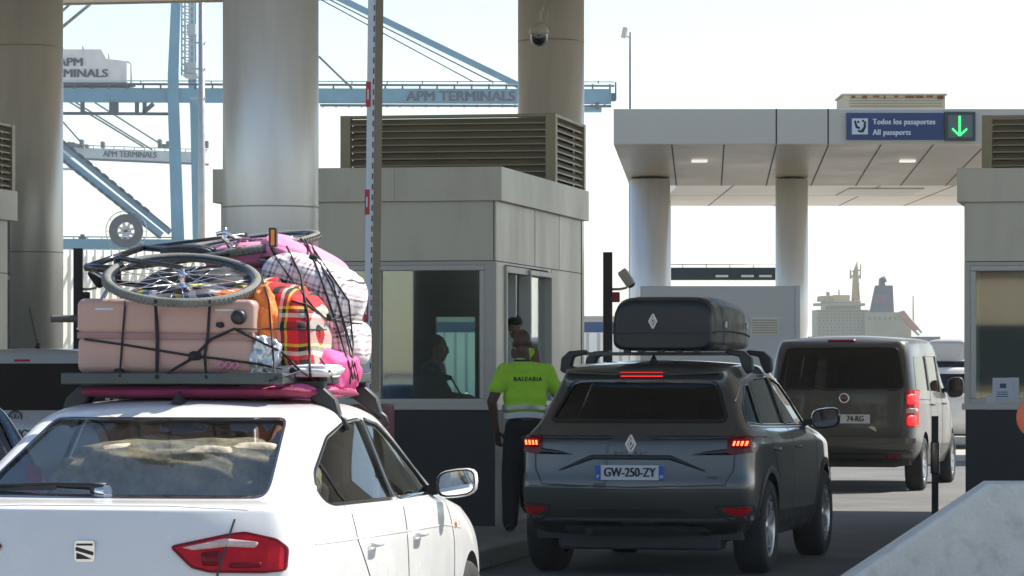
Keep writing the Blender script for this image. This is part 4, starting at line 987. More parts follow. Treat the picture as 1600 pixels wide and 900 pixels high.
# tail: lamps wrap from the boot lid to the wing
RL = [(.345, .862), (.56, .908), (.62, .915), (.735, .888), (.772, .855), (.772, .772), (.70, .765), (.50, .768), (.43, .785)]
for sg in (1, -1):
    pl = roundpoly([(x * sg, z) for x, z in RL][::sg], .012, 2)
    L = cw.patch('tail_light', pl, 'rear', M['red_lens'], .008, .03, .04)
    cw.line('lens_edge', pl, 'rear', .010, M['red_lens_dark'], .009, True, L)
    cw.patch('reverse_lens', roundpoly([(x * sg, z) for x, z in [(.385, .858), (.55, .893), (.675, .878), (.665, .856), (.56, .862), (.43, .848)]][::sg], .01, 2), 'rear', M['clear_lens'], .0125, .004, .03, L)
    cw.patch('dark_lens', roundpoly([(x * sg, z) for x, z in [(.46, .84), (.54, .848), (.53, .79), (.47, .79)]][::sg], .01, 2), 'rear', M['red_lens_dark'], .0125, .004, .03, L)
    cw.patch('lower_lens', roundpoly([(x * sg, z) for x, z in [(.57, .80), (.69, .802), (.69, .782), (.57, .780)]][::sg], .01, 2), 'rear', M['red_lens_dark'], .0125, .004, .03, L)
    cw.line('boot_gap', [(.575 * sg, .965), (.555 * sg, .86), (.53 * sg, .76), (.53 * sg, .62)], 'rear', .008, M['seam'], .011)
cw.line('boot_lip', [(-.62, 1.008), (-.3, 1.022), (.3, 1.022), (.62, 1.008)], 'rear', .008, M['white_paint'], .002)
# square badge
h, n = cw.hit(0, .845, 'rear')
bd = MB(); sq = roundpoly([(-.041, -.041), (.041, -.041), (.041, .041), (-.041, .041)], .014, 3)
bd.prism([(h.x + a, h.z + b) for a, b in sq], h.y - .010, h.y + .003); bg_ = bd.build('badge', M['chrome'], cw.root)
q = MB()
for poly in ([(-.033, .030), (-.033, .022), (.033, .022), (.033, .031)], [(-.036, .016), (-.036, .002), (.033, -.016), (.036, -.013), (.036, -.002), (-.028, .016)], [(-.033, -.006), (-.012, -.012), (.02, -.026), (.03, -.031), (-.033, -.031)]):
    q.prism([(h.x + a, h.z + b) for a, b in poly], h.y - .0125, h.y - .0102)
q.build('badge_ink', M['ink'], bg_)
# rear wiper, aerial, third brake lamp
q = MB(); A = [cw.hit(x, z, 'rear', .02)[0] for x, z in ((-.04, 1.055), (-.12, 1.066), (-.32, 1.070), (-.56, 1.062))]
q.tube(A, [.024, .016, .010, .006], 8); wp = q.build('rear_wiper', M['black_plastic'], cw.root)
MB().beam(cw.hit(-.26, 1.062, 'rear', .016)[0], cw.hit(-.66, 1.052, 'rear', .016)[0], .010, .018).build('blade', M['black_plastic'], wp)
MB().tube([cw.hit(-.1, 1.06, 'rear', .004)[0], cw.hit(-.03, 1.052, 'rear', .012)[0]], [.02, .028], 10).build('wiper_cap', M['chrome'], wp)
h, n = cw.hit(0, 1.42, 'top'); h, n = cw.hit(0, 1.36, 'top'); MB().add([h + Vector(v) for v in ((-.025, -.04, 0), (.025, -.04, 0), (.025, .06, 0), (-.025, .06, 0), (0, -.01, .05), (0, .02, .055))], [(0, 1, 4), (1, 2, 5, 4), (2, 3, 5), (3, 0, 4, 5)]).build('aerial_base', M['black_plastic'], cw.root)
# beige lump inside, added to imitate a sandy reflection in the glass
def blob(name, label, cat, c, dims, m, yaw=LANE, seed=1, amp=.12, ex=.75, group=None, root=True, parent=None, roll=0, wr=6):
    rnd = random.Random(seed); bm = bmesh.new(); bmesh.ops.create_icosphere(bm, subdivisions=5, radius=1)
    ph_ = [(Vector((rnd.uniform(-1, 1), rnd.uniform(-1, 1), rnd.uniform(-1, 1))).normalized(), rnd.uniform(1.5, wr), rnd.uniform(0, 6), rnd.uniform(.3, 1)) for _ in range(14)]
    for v in bm.verts:
        p = v.co.copy(); q = Vector([abs(a) ** ex * (1 if a > 0 else -1) for a in p])
        s_ = 1 + amp * sum(a * sin(f * d.dot(p) * 1.6 + o) / (f ** .6) for d, f, o, a in ph_) / 4
        # a few sharp creases like tied cloth
        cr = sum((1 - min(1, abs(d.dot(p) - .1) * 9)) * -.035 for d, f, o, a in ph_[:3])
        v.co = Vector((q.x * dims[0] / 2, q.y * dims[1] / 2, q.z * dims[2] / 2)) * (s_ + cr)
    me = bpy.data.meshes.new(name); bm.to_mesh(me); bm.free()
    o = mesh_obj(name, me, m, parent); o.location = c; o.rotation_euler = (0, R(roll), -R(yaw))
    if root: tag(o, label, cat, group)
    return o
def cwP(u, v, z): return Vector((-1.68, 14.0, z)) + LP * u + LD * v
blob('reflection_lump', 'crumpled beige blanket added to imitate the sandy reflection in the rear window of the white saloon', 'lump', cwP(.10, 1.12, 1.07), (1.10, .6, .40), M['lump'], seed=4, amp=.35, wr=14)

# ---- roof rack and its load
def rackfoot(u, v):
    b = cwP(u, v, 1.395); s_ = 1 if u > 0 else -1
    q = MB(); o = LP * s_
    prof = [(.10, -.055), (.125, -.06), (.10, .03), (.04, .085), (-.02, .085), (-.01, .02)]
    m = Matrix.Translation(b) @ Matrix.Rotation(-R(LANE), 4, 'Z')
    q.prism([(x * s_, z) for x, z in prof][::s_], -.035, .035, m)
    return q
rk = thing('roof_rack', 'black steel roof platform carrying the pink suitcase and bags', 'roof rack', (0, 0, 0))
for v in (1.72, 2.52):
    MB().beam(cwP(-.54, v, 1.488), cwP(.56, v, 1.488), .05, .03).build('crossbar', M['black_plastic'], rk)
    for u in (-.51, .51): rackfoot(u, v).build('foot', M['black_plastic'], rk, .012)
    for u in (.53,):
        MB().tube([cwP(.585, v, 1.37), cwP(.64, v, 1.33), cwP(.655, v, 1.29)], [.022, .018, .012], 8).build('clamp', M['black_plastic'], rk)
q = MB(); z = 1.515
for v in (1.46, 2.62): q.beam(cwP(-.55, v, z), cwP(.44 if v < 2 else .55, v, z), .045, .05)
for u in (-.53, .42): q.beam(cwP(u, 1.48, z), cwP(u, 2.60, z), .04, .045)
q.beam(cwP(.54, 1.75, z), cwP(.54, 2.6, z), .04, .045)
for k in range(6): u = -.45 + k * .16; q.beam(cwP(u, 1.48, z), cwP(u, 2.60, z), .03, .02)
q.build('platform', M['rack_steel'], rk, .006)

def rbox(name, label, cat, c, d, m, yaw=LANE, bev=.05, group=None, roll=0, tilt=0):
    t = thing(name, label, cat, c, yaw, group); t.rotation_euler = (R(tilt), R(roll), -R(yaw)); return t
sc = rbox('suitcase', 'large pink hard suitcase lying flat at the back of the roof load', 'suitcase', cwP(-.115, 1.80, 1.698), None, None, roll=.6)
MB().box((0, 0, .083), (.80, .52, .158)).build('upper_shell', M['pink_case'], sc, .032, 5)
MB().box((0, 0, -.083), (.79, .52, .163)).build('lower_shell', M['pink_case'], sc, .032, 5)
MB().box((0, 0, .001), (.792, .513, .03)).build('zip_band', M['pink_band'], sc, .004)
q = MB()
for x in (-.27, .27): q.box((x, -.262, .118), (.09, .012, .012))
sc2 = q.v and None
for x in (-.27, .27): MB().box((x, -.2615, .116), (.085, .006, .010)).build('corner_trim', M['poster'], sc, .002)
for z, x in ((.085, .335),): 
    wm = Matrix.Translation((x, -.262, z)) @ Matrix.Rotation(R(90), 4, 'X'); wl = MB().lathe([(.001, -.02), (.024, -.02), (.032, 0), (.032, .02), (.02, .03), (.001, .03)], 20, wm).build('case_wheel', M['black_plastic'], sc); MB().lathe([(.001, .034), (.014, .033), (.014, .028)], 14, wm).build('wheel_hub', M['reel_grey'], wl)
wm = Matrix.Translation((.402, -.14, .085)) @ Matrix.Rotation(R(90), 4, 'Y'); wl = MB().lathe([(.001, -.02), (.024, -.02), (.03, 0), (.03, .02), (.02, .03), (.001, .03)], 20, wm).build('case_wheel', M['black_plastic'], sc)
for px, py, r_ in ((378, 492, .03), (418, 491, .03)): pass
q = MB(); 
for dx in (0, .03, -.03): q.tube([(.29 + dx, -.268, -.105), (.275 + dx, -.275, -.125), (.29 + dx, -.27, -.14), (.31 + dx, -.275, -.12), (.29 + dx, -.268, -.105)], .004, 6)
q.build('pink_string_bow', M['pink_cloth'], sc)

blob('tartan_bag', 'red and black tartan bag with yellow lines in the middle of the roof load', 'bag', cwP(.30, 1.98, 1.69), (.40, .60, .48), M['tartan'], seed=11, amp=.12, ex=.62, roll=8)
blob('tartan_bag', 'second red tartan bundle bulging above the first, half under the bicycle', 'bag', cwP(.20, 2.10, 1.83), (.34, .45, .26), M['tartan'], seed=14, amp=.18, ex=.75, roll=-22)
blob('checked_bag', 'upper white bag with thin black checks on the right of the roof load', 'bag', cwP(.36, 2.30, 1.90), (.46, .60, .31), M['check'], seed=21, amp=.10, ex=.66, roll=22)
blob('checked_bag', 'lower grey and mauve checked bag below the white checked one', 'bag', cwP(.42, 2.42, 1.665), (.32, .58, .25), M['check'], seed=23, amp=.12, ex=.62)
blob('pink_duvet', 'rolled pale pink duvet on top of the roof load right of the bicycle', 'duvet', cwP(.26, 2.55, 2.045), (.42, .55, .17), M['pink_cloth'], seed=31, amp=.12, ex=.8, roll=27)
blob('pink_bundle', 'small pink bundle poking out behind the bicycle at the very top of the load', 'bundle', cwP(-.02, 2.6, 2.06), (.40, .3, .16), M['pink_cloth'], seed=33, amp=.12, ex=.8, roll=-4)
blob('hot_pink_bag', 'bright pink bag low on the right of the roof load', 'bag', cwP(.47, 2.16, 1.56), (.24, .5, .19), M['hot_pink'], seed=38, amp=.28, ex=.62, wr=10, roll=18)
blob('orange_scarf', 'orange cloth hanging between the pink suitcase and the tartan bag', 'cloth', cwP(.285, 1.72, 1.76), (.13, .2, .30), M['orange_cloth'], seed=41, amp=.3, ex=.8, wr=9)
blob('orange_scarf', 'orange fold lying over the right end of the suitcase under the bicycle wheel', 'cloth', cwP(.19, 1.86, 1.875), (.32, .3, .07), M['orange_cloth'], seed=43, amp=.3, ex=.8, wr=9)
blob('printed_cloth', 'multicoloured printed cloth showing through the spokes of the bicycle wheel', 'cloth', cwP(-.14, 2.05, 1.875), (.66, .62, .13), M['multi'], seed=44, amp=.3, ex=.8, wr=9)
blob('silver_bag', 'crumpled silver plastic bag at the lower right corner of the suitcase', 'bag', cwP(.305, 1.62, 1.605), (.145, .16, .19), M['film'], seed=51, amp=.45, ex=.8, wr=14, roll=20)
blob('magenta_mat', 'dark pink mat squeezed between the car roof and the roof platform', 'mat', cwP(.0, 2.02, 1.455), (1.10, 1.15, .065), M['magenta'], seed=61, amp=.12, ex=.5)
blob('magenta_mat', 'brighter pink mat end under the right roof bar feet', 'mat', cwP(.33, 2.05, 1.462), (.44, 1.0, .075), M['hot_pink'], seed=63, amp=.2, ex=.6)
blob('white_sheet', 'folded white cloth lying on the right end of the roof platform', 'cloth', cwP(.44, 1.84, 1.545), (.34, .36, .06), M['white_cloth'], seed=71, amp=.25, ex=.55)
blob('grey_cushion', 'dark padded bundle behind the suitcase under the bicycle frame', 'bundle', cwP(-.1, 2.35, 1.90), (.7, .5, .25), M['seat_cloth'], seed=72, amp=.2, ex=.8)

# bicycle lying on the load
bk = thing('bicycle', 'old bicycle lying on its side on top of the luggage, front wheel towards the viewer', 'bicycle', (0, 0, 0))
C1 = P(285, 437, 15.72); C2 = P(385, 383, 16.6)
def bwheel(C, nrm, name, dusty=True, rr=.352):
    nrm = nrm.normalized(); m = nrm.to_track_quat('Z', 'Y').to_matrix().to_4x4(); m.translation = C
    prof = [(rr - .022 + .0205 * cos(a * pi / 6), .0205 * sin(a * pi / 6)) for a in range(13)]
    w_ = MB().lathe(prof, 72, m).build(name, M['tyre_dusty'], bk)
    kn = MB()
    for k in range(96):
        a = 2 * pi * k / 96
        for zz, ro in ((.008, .0), (-.008, .5)):
            a2 = a + ro * 2 * pi / 96; p = m @ Vector((cos(a2) * (rr - .001), sin(a2) * (rr - .001), zz)); kn.box(p, (.008, .008, .008))
    kn.build('tread', M['tyre_dusty'], w_)
    rim = MB().lathe([(rr - .048, -.011), (rr - .03, -.013), (rr - .03, .013), (rr - .048, .011), (rr - .048, -.011)], 72, m).build('rim', M['black_gloss'], w_)
    sp = MB()
    for k in range(28):
        a = 2 * pi * k / 28; zz = .028 if k % 2 else -.028; a2 = a + (.9 if (k // 2) % 2 else -.9)
        sp.tube([m @ Vector((cos(a2) * .02, sin(a2) * .02, zz)), m @ Vector((cos(a) * (rr - .045), sin(a) * (rr - .045), 0))], .0016, 4)
    sp.build('spokes', M['chrome'], w_)
    MB().lathe([(.001, -.045), (.008, -.045), (.009, -.034), (.024, -.03), (.024, -.025), (.012, -.022), (.012, .022), (.024, .025), (.024, .03), (.009, .034), (.008, .05), (.001, .05)], 20, m).build('hub', M['chrome'], w_)
    return m
m1 = bwheel(C1, Vector((.04, -sin(R(19)), cos(R(19)))), 'wheel', rr=.350)
m2 = bwheel(C2, Vector((-.13, -sin(R(7)), cos(R(7)))), 'wheel')
ax_ = (C2 - C1); a_ = ax_.normalized(); nrm = Vector((-.02, -.2, 1)).normalized(); nrm = (nrm - a_ * nrm.dot(a_)).normalized(); bvec = a_.cross(nrm).normalized()
if bvec.x > 0: bvec = -bvec
Lw = ax_.length
def bp(f, h, o=0): return C1 + a_ * (Lw * f) + bvec * h + nrm * o
HT, HB_, BB, ST = bp(.16, .50, .02), bp(.12, .38, .02), bp(.60, -.02, .02), bp(.74, .42, .02)
q = MB(); q.tube([HT, HB_], .019, 10); q.tube([HT, ST], .014, 10); q.tube([HB_, BB], .018, 10); q.tube([BB, ST], .015, 10)
for o in (.05, -.05): q.tube([BB, C2 + nrm * o], .009, 8); q.tube([ST, C2 + nrm * o], .008, 8)
q.build('frame', M['black_gloss'], bk)
q = MB()
for o in (.055, -.055): q.tube([C1 + nrm * o, HB_.lerp(C1, .12) + nrm * o], .011, 8)
q.tube([HB_.lerp(C1, .12) + nrm * .055, HB_.lerp(C1, .12) - nrm * .055], .016, 8); q.build('fork', M['black_gloss'], bk)
hb0 = P(200, 480, 15.95); he = P(82, 498, 15.9)
q = MB(); q.tube([HT, hb0.lerp(HT, .4) + Vector((0, .0, .04)), P(150, 486, 15.93), P(128, 496, 15.9), he], [.013, .013, .011, .011, .011], 10)
hbar = q.build('handlebar', M['alloy'], bk)
MB().tube([P(126, 497, 15.9), P(119, 498, 15.9), he, he + Vector((-.006, 0, 0))], [.014, .017, .0165, .019], 14).build('grip', M['grip'], hbar)
MB().tube([P(140, 490, 15.88), P(128, 512, 15.86), P(120, 514, 15.86)], [.008, .007, .005], 8).build('brake_lever', M['chrome'], hbar)
MB().tube([P(152, 488, 15.9), P(140, 492, 15.9), P(120, 489, 15.9)], .02, 10).build('shifter', M['black_plastic'], hbar)
q = MB(); pc = P(425, 386, 16.15); q.tube([P(432, 400, 16.2), pc, P(426, 368, 16.1)], .011, 8); cr_ = q.build('crank', M['black_plastic'], bk)
pm = MB(); pm.box(P(427, 371, 16.05), (.035, .1, .085)); pd = pm.build('pedal', M['black_plastic'], cr_, .005); MB().box(P(426, 371, 15.985), (.016, .012, .07)).build('reflector', M['amber'], pd)
q = MB(); cm = nrm.to_track_quat('Z', 'Y').to_matrix().to_4x4(); cm.translation = P(432, 405, 16.2); q.lathe([(.05, -.003), (.085, -.003), (.088, 0), (.085, .003), (.05, .003)], 36, cm); q.build('chainring', M['black_plastic'], bk)
q = MB(); q.tube([P(352, 355, 16.3), P(350, 372, 16.3), P(362, 388, 16.3)], [.008, .014, .012], 8); q.tube([P(338, 366, 16.2), P(352, 362, 16.2), P(366, 372, 16.2), P(388, 372, 16.3)], .010, 8); q.build('rear_brake', M['chrome'], bk)
sd = MB(); sm = Matrix.Translation(P(300, 392, 16.3)) @ Matrix.Rotation(R(12), 4, 'Y')
sd.tube([ST, P(330, 390, 16.3)], .012, 8); sd.build('seat_post', M['chrome'], bk)
o = blob('saddle', None, None, P(295, 394, 16.3), (.26, .14, .07), M['black_plastic'], seed=5, amp=.05, root=False, parent=bk)

# cords lashed over the load, laid on whatever surface they cross
bpy.context.view_layer.update()
dg = bpy.context.evaluated_depsgraph_get()
tv, tf = [], []
LOADN = ('suitcase', 'tartan_bag', 'checked_bag', 'pink_duvet', 'pink_bundle', 'hot_pink_bag', 'orange_scarf', 'printed_cloth', 'silver_bag', 'white_sheet', 'bicycle', 'roof_rack')
def gather(o):
    if o.type == 'MESH' and o.name.split('.')[0] not in ('spokes', 'tread'):
        me = o.data; off = len(tv); mw = o.matrix_world; tv.extend([mw @ v.co for v in me.vertices]); tf.extend([tuple(i + off for i in p.vertices) for p in me.polygons])
    for c in o.children: gather(c)
for o in list(COL.objects):
    if o.parent is None and o.name.split('.')[0] in LOADN: gather(o)
LB = BVHTree.FromPolygons(tv, tf)
def cord(pts, r=.0045, dep=15.9, hang=0):
    pts = [Vector(p) for p in pts]; out = []; co = Vector((0, 0, H)); raw = []
    for a, b in zip(pts[:-1], pts[1:]):
        n = max(2, int((b - a).length / 9))
        for k in range(n): raw.append(a.lerp(b, k / n))
    raw.append(pts[-1]); dl = None; res = []
    for p in raw:
        w_ = P(p.x, p.y, dep); d = (w_ - co).normalized(); h, nn, i, ds = LB.ray_cast(co, d, 40)
        res.append(h.y if h else None)
    known = [(i, y) for i, y in enumerate(res) if y]
    if not known: ys = [dep] * len(raw)
    else:
        ys = []
        for i in range(len(raw)):
            if res[i]: ys.append(res[i]); continue
            ys.append(min(known, key=lambda t: abs(t[0] - i))[1])
    # taut cord: bridge hollows, never jump behind its neighbours
    for _ in range(3): ys = [min(ys[i], (ys[max(0, i - 1)] + ys[min(len(ys) - 1, i + 1)]) / 2 + .01) for i in range(len(ys))]
    out = [P(p.x, p.y, y - r * 1.6) for p, y in zip(raw, ys)]
    return MB().tube(out, r, 6)
G = 'black cords lashed over the roof load'
CL = 'black cord lashed down over the roof luggage'
for pts, r in [([(196, 470), (192, 520), (187, 588)], .005), ([(243, 470), (246, 530), (245, 590)], .008), ([(328, 470), (325, 520), (320, 555), (322, 590)], .006),
               ([(132, 530), (190, 538), (300, 556), (345, 561), (398, 568), (440, 576)], .0055), ([(262, 583), (300, 560), (330, 530), (366, 514), (400, 530), (440, 550), (470, 580)], .006),
               ([(366, 514), (440, 514), (510, 515)], .003), ([(405, 420), (420, 470), (425, 530), (430, 590)], .004), ([(448, 385), (470, 430), (482, 500), (485, 592)], .0055),
               ([(475, 368), (500, 430), (530, 520), (552, 592)], .005), ([(470, 372), (520, 440), (540, 520), (556, 592)], .004), ([(486, 380), (528, 470), (548, 540), (560, 595)], .004), ([(492, 392), (545, 470), (552, 540), (547, 600)], .004), ([(430, 400), (450, 430), (490, 480), (512, 500), (560, 490)], .0035),
               ([(455, 470), (480, 476), (512, 500), (566, 506)], .004), ([(420, 596), (470, 580), (500, 600)], .004), ([(520, 598), (515, 580), (500, 560)], .004)]:
    tag(cord(pts, r).build('lashing_cord', M['black_strap']), CL, 'cord', G)
for c in ((305, 556, .022), (512, 496, .017), (344, 508, .014), (187, 582, .02), (458, 579, .014), (489, 404, .018)):
    d = (P(c[0], c[1], 15.9) - Vector((0, 0, H))).normalized(); h, nn, i, ds = LB.ray_cast(Vector((0, 0, H)), d, 40); h = h or P(c[0], c[1], 15.9)
    tag(blob('cord_knot', None, None, h + Vector((0, -.01, 0)), (c[2] * 2.4, c[2] * 1.6, c[2] * 1.8), M['black_strap'], seed=int(c[0]), amp=.4, root=False), 'small black knot where lashing cords cross on the load', 'knot', 'knots in the lashing cords')

# ---- dark grey crossover in the lane
rows = [
 dict(yr=.30, yf=4.30, w=W10(.66, .76, .80, .82, .82, .82, .82, .81, .76, .64), z=[.30] + [.26] * 8 + [.3]),
 dict(yr=.05, yf=4.48, w=W10(.76, .86, .89, .90, .90, .90, .90, .90, .86, .70), z=[.42] + [.40] * 9, bow=.16),
 dict(yr=.00, yf=4.50, w=W10(.80, .885, .912, .915, .915, .915, .912, .91, .87, .70), z=[.66] * 10, bow=.16),
 dict(yr=.03, yf=4.46, w=W10(.79, .87, .905, .912, .912, .912, .91, .905, .86, .70), z=[.76] * 10, bow=.17),
 dict(yr=.06, yf=4.42, w=W10(.80, .88, .91, .915, .912, .91, .908, .90, .85, .68), z=[1.0, 1.0, .985, .97, .96, .96, .955, .95, .92, .86], bow=.18),
 dict(yr=.14, yf=4.30, w=W10(.75, .825, .87, .89, .89, .888, .885, .86, .78, .58), z=[1.085, 1.085, 1.07, 1.06, 1.05, 1.045, 1.04, 1.03, 1.0, .94], bow=.16),
 dict(yr=.20, yf=3.62, w=W10(.70, .77, .82, .84, .845, .845, .845, .83, .80, .66), z=[1.135, 1.13, 1.11, 1.10, 1.09, 1.085, 1.08, 1.075, 1.06, 1.03], bow=.14, fbow=.5),
 dict(yr=.52, yf=2.75, w=W10(.60, .645, .67, .685, .69, .695, .695, .685, .665, .6), z=[1.44, 1.455, 1.48, 1.50, 1.51, 1.51, 1.50, 1.485, 1.45, 1.42], bow=.10, fbow=.3),
 dict(yr=.42, yf=2.60, w=W10(.56, .60, .625, .635, .64, .64, .64, .63, .60, .54), z=[1.50, 1.525, 1.55, 1.57, 1.575, 1.575, 1.57, 1.55, 1.52, 1.49], bow=.10, fbow=.28),
]
sv = Car('grey_crossover_car', 'dark grey crossover with black roof box and lit brake lights', 'car', .863, 26.4, 14., rows, T9, M['grey_paint'], .035, {3: .3, 4: .4, 6: .3, 8: .5}, 4)
sv.window('rear_window', [(-.655, 1.15), (.655, 1.15), (.655, 1.20), (.545, 1.445), (-.545, 1.445), (-.655, 1.20)], 'rear', M['glass_dark'], .05, .03)
for ax in 'RL':
    sv.window('rear_quarter_window', [(.48, 1.14), (.86, 1.12), (.99, 1.42), (.86, 1.41), (.56, 1.25)], ax, M['glass_dark'], .03, .012)
    sv.window('rear_side_window', [(.92, 1.12), (1.82, 1.105), (1.86, 1.475), (1.25, 1.465), (1.06, 1.44)], ax, M['glass_dark'], .03, .012)
    sv.window('front_side_window', [(1.90, 1.105), (2.95, 1.09), (2.70, 1.28), (2.42, 1.42), (1.94, 1.475)], ax, M['glass_dark'], .03, .012)
sv.arches((.86, 3.53), .405, .36); sv.finish(); sv.flush()
sv.wheel(.86, .79, .355, .235, spokes=5); sv.wheel(3.53, .79, .355, .235, spokes=5); sv.underbody(4.4, .88, .24, .65, .35, arch=(.86, 3.53))
sv.cabin((1.4, 2.4), .80, .55, 1.36)
for ax in 'RL':
    for pts in ([(1.87, 1.48), (1.87, 1.1), (1.92, .7), (1.89, .42)], [(2.98, 1.07), (3.06, .8), (3.02, .42)], [(.92, 1.1), (.95, .95), (1.24, .72), (1.32, .48)]): sv.line('door_gap', pts, ax, .008, M['seam'])
    sv.line('window_trim', [(.50, 1.115), (.92, 1.10), (1.9, 1.085), (2.97, 1.07)], ax, .012, M['chrome'], .003)
    sv.line('roof_trim', [(.50, 1.30), (.80, 1.45), (1.2, 1.492), (1.9, 1.50), (2.4, 1.45)], ax, .010, M['chrome'], .003)
    sv.patch('lower_cladding', [(1.30, .30), (3.12, .30), (3.10, .44), (1.32, .46)], ax, M['black_plastic'], .006, .012, .08)
    for yc in (.86, 3.53):
        arc = [(yc + .425 * cos(a * pi / 16), .36 + .425 * sin(a * pi / 16)) for a in range(-1, 18)]
        sv.line('arch_cladding', arc, ax, .055, M['black_plastic'], .006)
    for y in (1.08, 2.05):
        h, n = sv.hit(y, .93, ax); MB().tube([h + n * .006 + Vector((0, -.09, 0)), h + n * .03, h + n * .006 + Vector((0, .09, 0))], [.008, .014, .008], 10).build('door_handle', M['grey_paint'], sv.root)
sv.mirror(2.88, 1.15, .88, M['black_gloss'], .24, .17, .12, gm=M['dome'])
for sg in (1, -1):
    P_ = lambda pts: roundpoly([(x * sg, z) for x, z in pts][::sg], .01, 2)
    sv.patch('tailgate_trim', P_([(.10, 1.045), (.745, 1.045), (.745, 1.020), (.17, 1.018)]), 'rear', M['black_gloss'], .004, .006, .06)
    L = sv.patch('tail_light', P_([(.70, 1.035), (.84, 1.045), (.895, 1.03), (.885, .925), (.74, .905), (.70, .92)]), 'rear', M['red_lens_dark'], .006, .02, .04)
    sv.patch('lamp_arm', P_([(.44, .905), (.74, .905), (.74, .955), (.56, .935)]), 'rear', M['black_gloss'], .004, .006, .05)
    for k in range(4): x = .735 + k * .028; sv.patch('brake_element', [(a * sg, b) for a, b in [(x, .972), (x + .014, .972), (x + .022, 1.002), (x + .008, 1.002)]][::sg], 'rear', M['red_hot'], .0125, .004, .03, L)
    sv.patch('lamp_glow_lens', P_([(.725, .957), (.85, .957), (.86, 1.018), (.725, 1.018)]), 'rear', M['red_lit'], .0095, .004, .04, L).data.materials[0] = M['red_lens']
    R_ = sv.patch('reflector', P_([(.66, .515), (.84, .52), (.86, .49), (.80, .455), (.70, .475)]), 'rear', M['red_lens'], .006, .015, .04)
    sv.line('bumper_cut', P_([(.62, .53), (.87, .54), (.88, .43), (.78, .40), (.66, .45)]), 'rear', .012, M['black_plastic'], .003, True)
    sv.line('tailgate_gap', [(.745 * sg, 1.12), (.755 * sg, .95), (.75 * sg, .80), (.69 * sg, .685), (0, .668)], 'rear', .009, M['seam'])
sv.patch('brake_light', [(-.16, 1.486), (.16, 1.486), (.165, 1.512), (-.165, 1.512)], 'rear', M['red_lit'], .005, .012, .04)
sv.line('spoiler_edge', [(-.57, 1.50), (-.3, 1.505), (.3, 1.505), (.57, 1.50)], 'rear', .012, M['black_gloss'], .002)
sv.patch('plate_recess', roundpoly([(-.56, .79), (-.30, .905), (.30, .905), (.56, .79), (.54, .785), (.29, .87), (-.29, .87), (-.54, .785)], .008, 1), 'rear', M['black_plastic'], .003, .004, .05)
sv.patch('bumper_cladding', [(-.84, .30), (.84, .30), (.86, .46), (.62, .44), (-.62, .44), (-.86, .46)], 'rear', M['black_plastic'], .005, .01, .08)
sv.line('crease', [(-.85, .66), (0, .655), (.85, .66)], 'rear', .014, M['grey_paint'], .001)
sv.patch('diffuser', [(-.5, .28), (.5, .28), (.55, .35), (-.55, .35)], 'rear', M['rack_steel'], .018, .012, .08)
def plate(car, x, z, txt, size=.078, w_=.52, blue=2, blank=None):
    h, n = car.hit(x, z, 'rear'); y = h.y - .018
    p = MB().b2(x - w_ / 2, x + w_ / 2, y, y + .012, z - .055, z + .055).build('number_plate', M['plate'], car.root, .003)
    for sg in ((-1, 1) if blue == 2 else (-1,)):
        MB().b2(min(x + sg * (w_ / 2 - .042), x + sg * w_ / 2), max(x + sg * (w_ / 2 - .042), x + sg * w_ / 2), y - .0015, y - .0002, z - .054, z + .054).build('plate_band', M['plate_blue'], p)
    tt = text('plate_characters', txt, size, M['ink'], p, (x + (blank or 0), y - .002, z), bold=.0025, ext=.001, sx=.80)
    return p
MB().b2(-.62, .62, .34, .6, .19, .36).build('rear_valance', M['seam'], sv.root, .03)
pp = plate(sv, 0, .775, 'GW-250-ZY', .094)
text('band_letter', 'F', .035, M['sign_white'], pp, (-.239, sv.hit(0, .775, 'rear')[0].y - .021, .745), bold=.001, ext=.0005)
text('band_number', '75', .028, M['sign_white'], pp, (.239, sv.hit(0, .775, 'rear')[0].y - .021, .745), bold=.001, ext=.0005)
def diamond(parent, c, s_, ydir=-1, yaw=0):
    q = MB()
    def rhomb(cx, k, off=0, cut=None):
        o = [(cx, s_ * k), (cx + s_ * .62 * k, 0), (cx, -s_ * k), (cx - s_ * .62 * k, 0)]
        return o
    m = Matrix.Translation(c)
    for pts in ([(-.10, 1.0), (.12, 1.0), (.64, 0), (.12, -1.0), (-.02, -.74), (.40, 0), (.0, .78)],
                [(-.14, .88), (-.02, .64), (-.36, 0), (.0, -.68), (.16, -1.0), (-.10, -1.0), (-.62, 0)],
                [(.05, .46), (.14, .60), (.36, .18), (.0, -.42), (-.06, -.30), (.16, .10), (.0, .40)],
                [(-.02, .52), (-.28, 0), (-.04, -.5), (.04, -.34), (-.12, 0), (.06, .36)]):
        q.prism([(x * s_, z * s_) for x, z in pts], 0, .012, m)
    return q.build('emblem', M['chrome'], parent)
h, n = sv.hit(0, .985, 'rear'); diamond(sv.root, (h.x, h.y - .016, .985), .070).data.materials[0] = M['alloy']
h, n = sv.hit(0, .905, 'rear'); text('name_lettering', 'AUSTRAL', .04, M['reel_grey'], sv.root, (0, h.y - .006, .915), ext=.001, sp=1.7)
h, n = sv.hit(.6, .74, 'rear'); text('small_lettering', 'e-tech', .035, M['reel_grey'], sv.root, (.61, h.y - .012, .745), ext=.001)
h, n = sv.hit(0, 1.6, 'top')
h, n = sv.hit(0.02, .78, 'top'); MB().add([h + Vector(v) for v in ((-.025, -.05, -.005), (.025, -.05, -.005), (.025, .07, -.005), (-.025, .07, -.005), (0, .0, .06), (0, .03, .065))], [(0, 1, 4), (1, 2, 5, 4), (2, 3, 5), (3, 0, 4, 5)]).build('aerial_fin', M['black_gloss'], sv.root)
q = MB(); q.tube([Vector((-.35, -.02 + .28, .36)), Vector((-.35, .2, .33))], .03, 10); q.build('exhaust', M['seam'], sv.root)

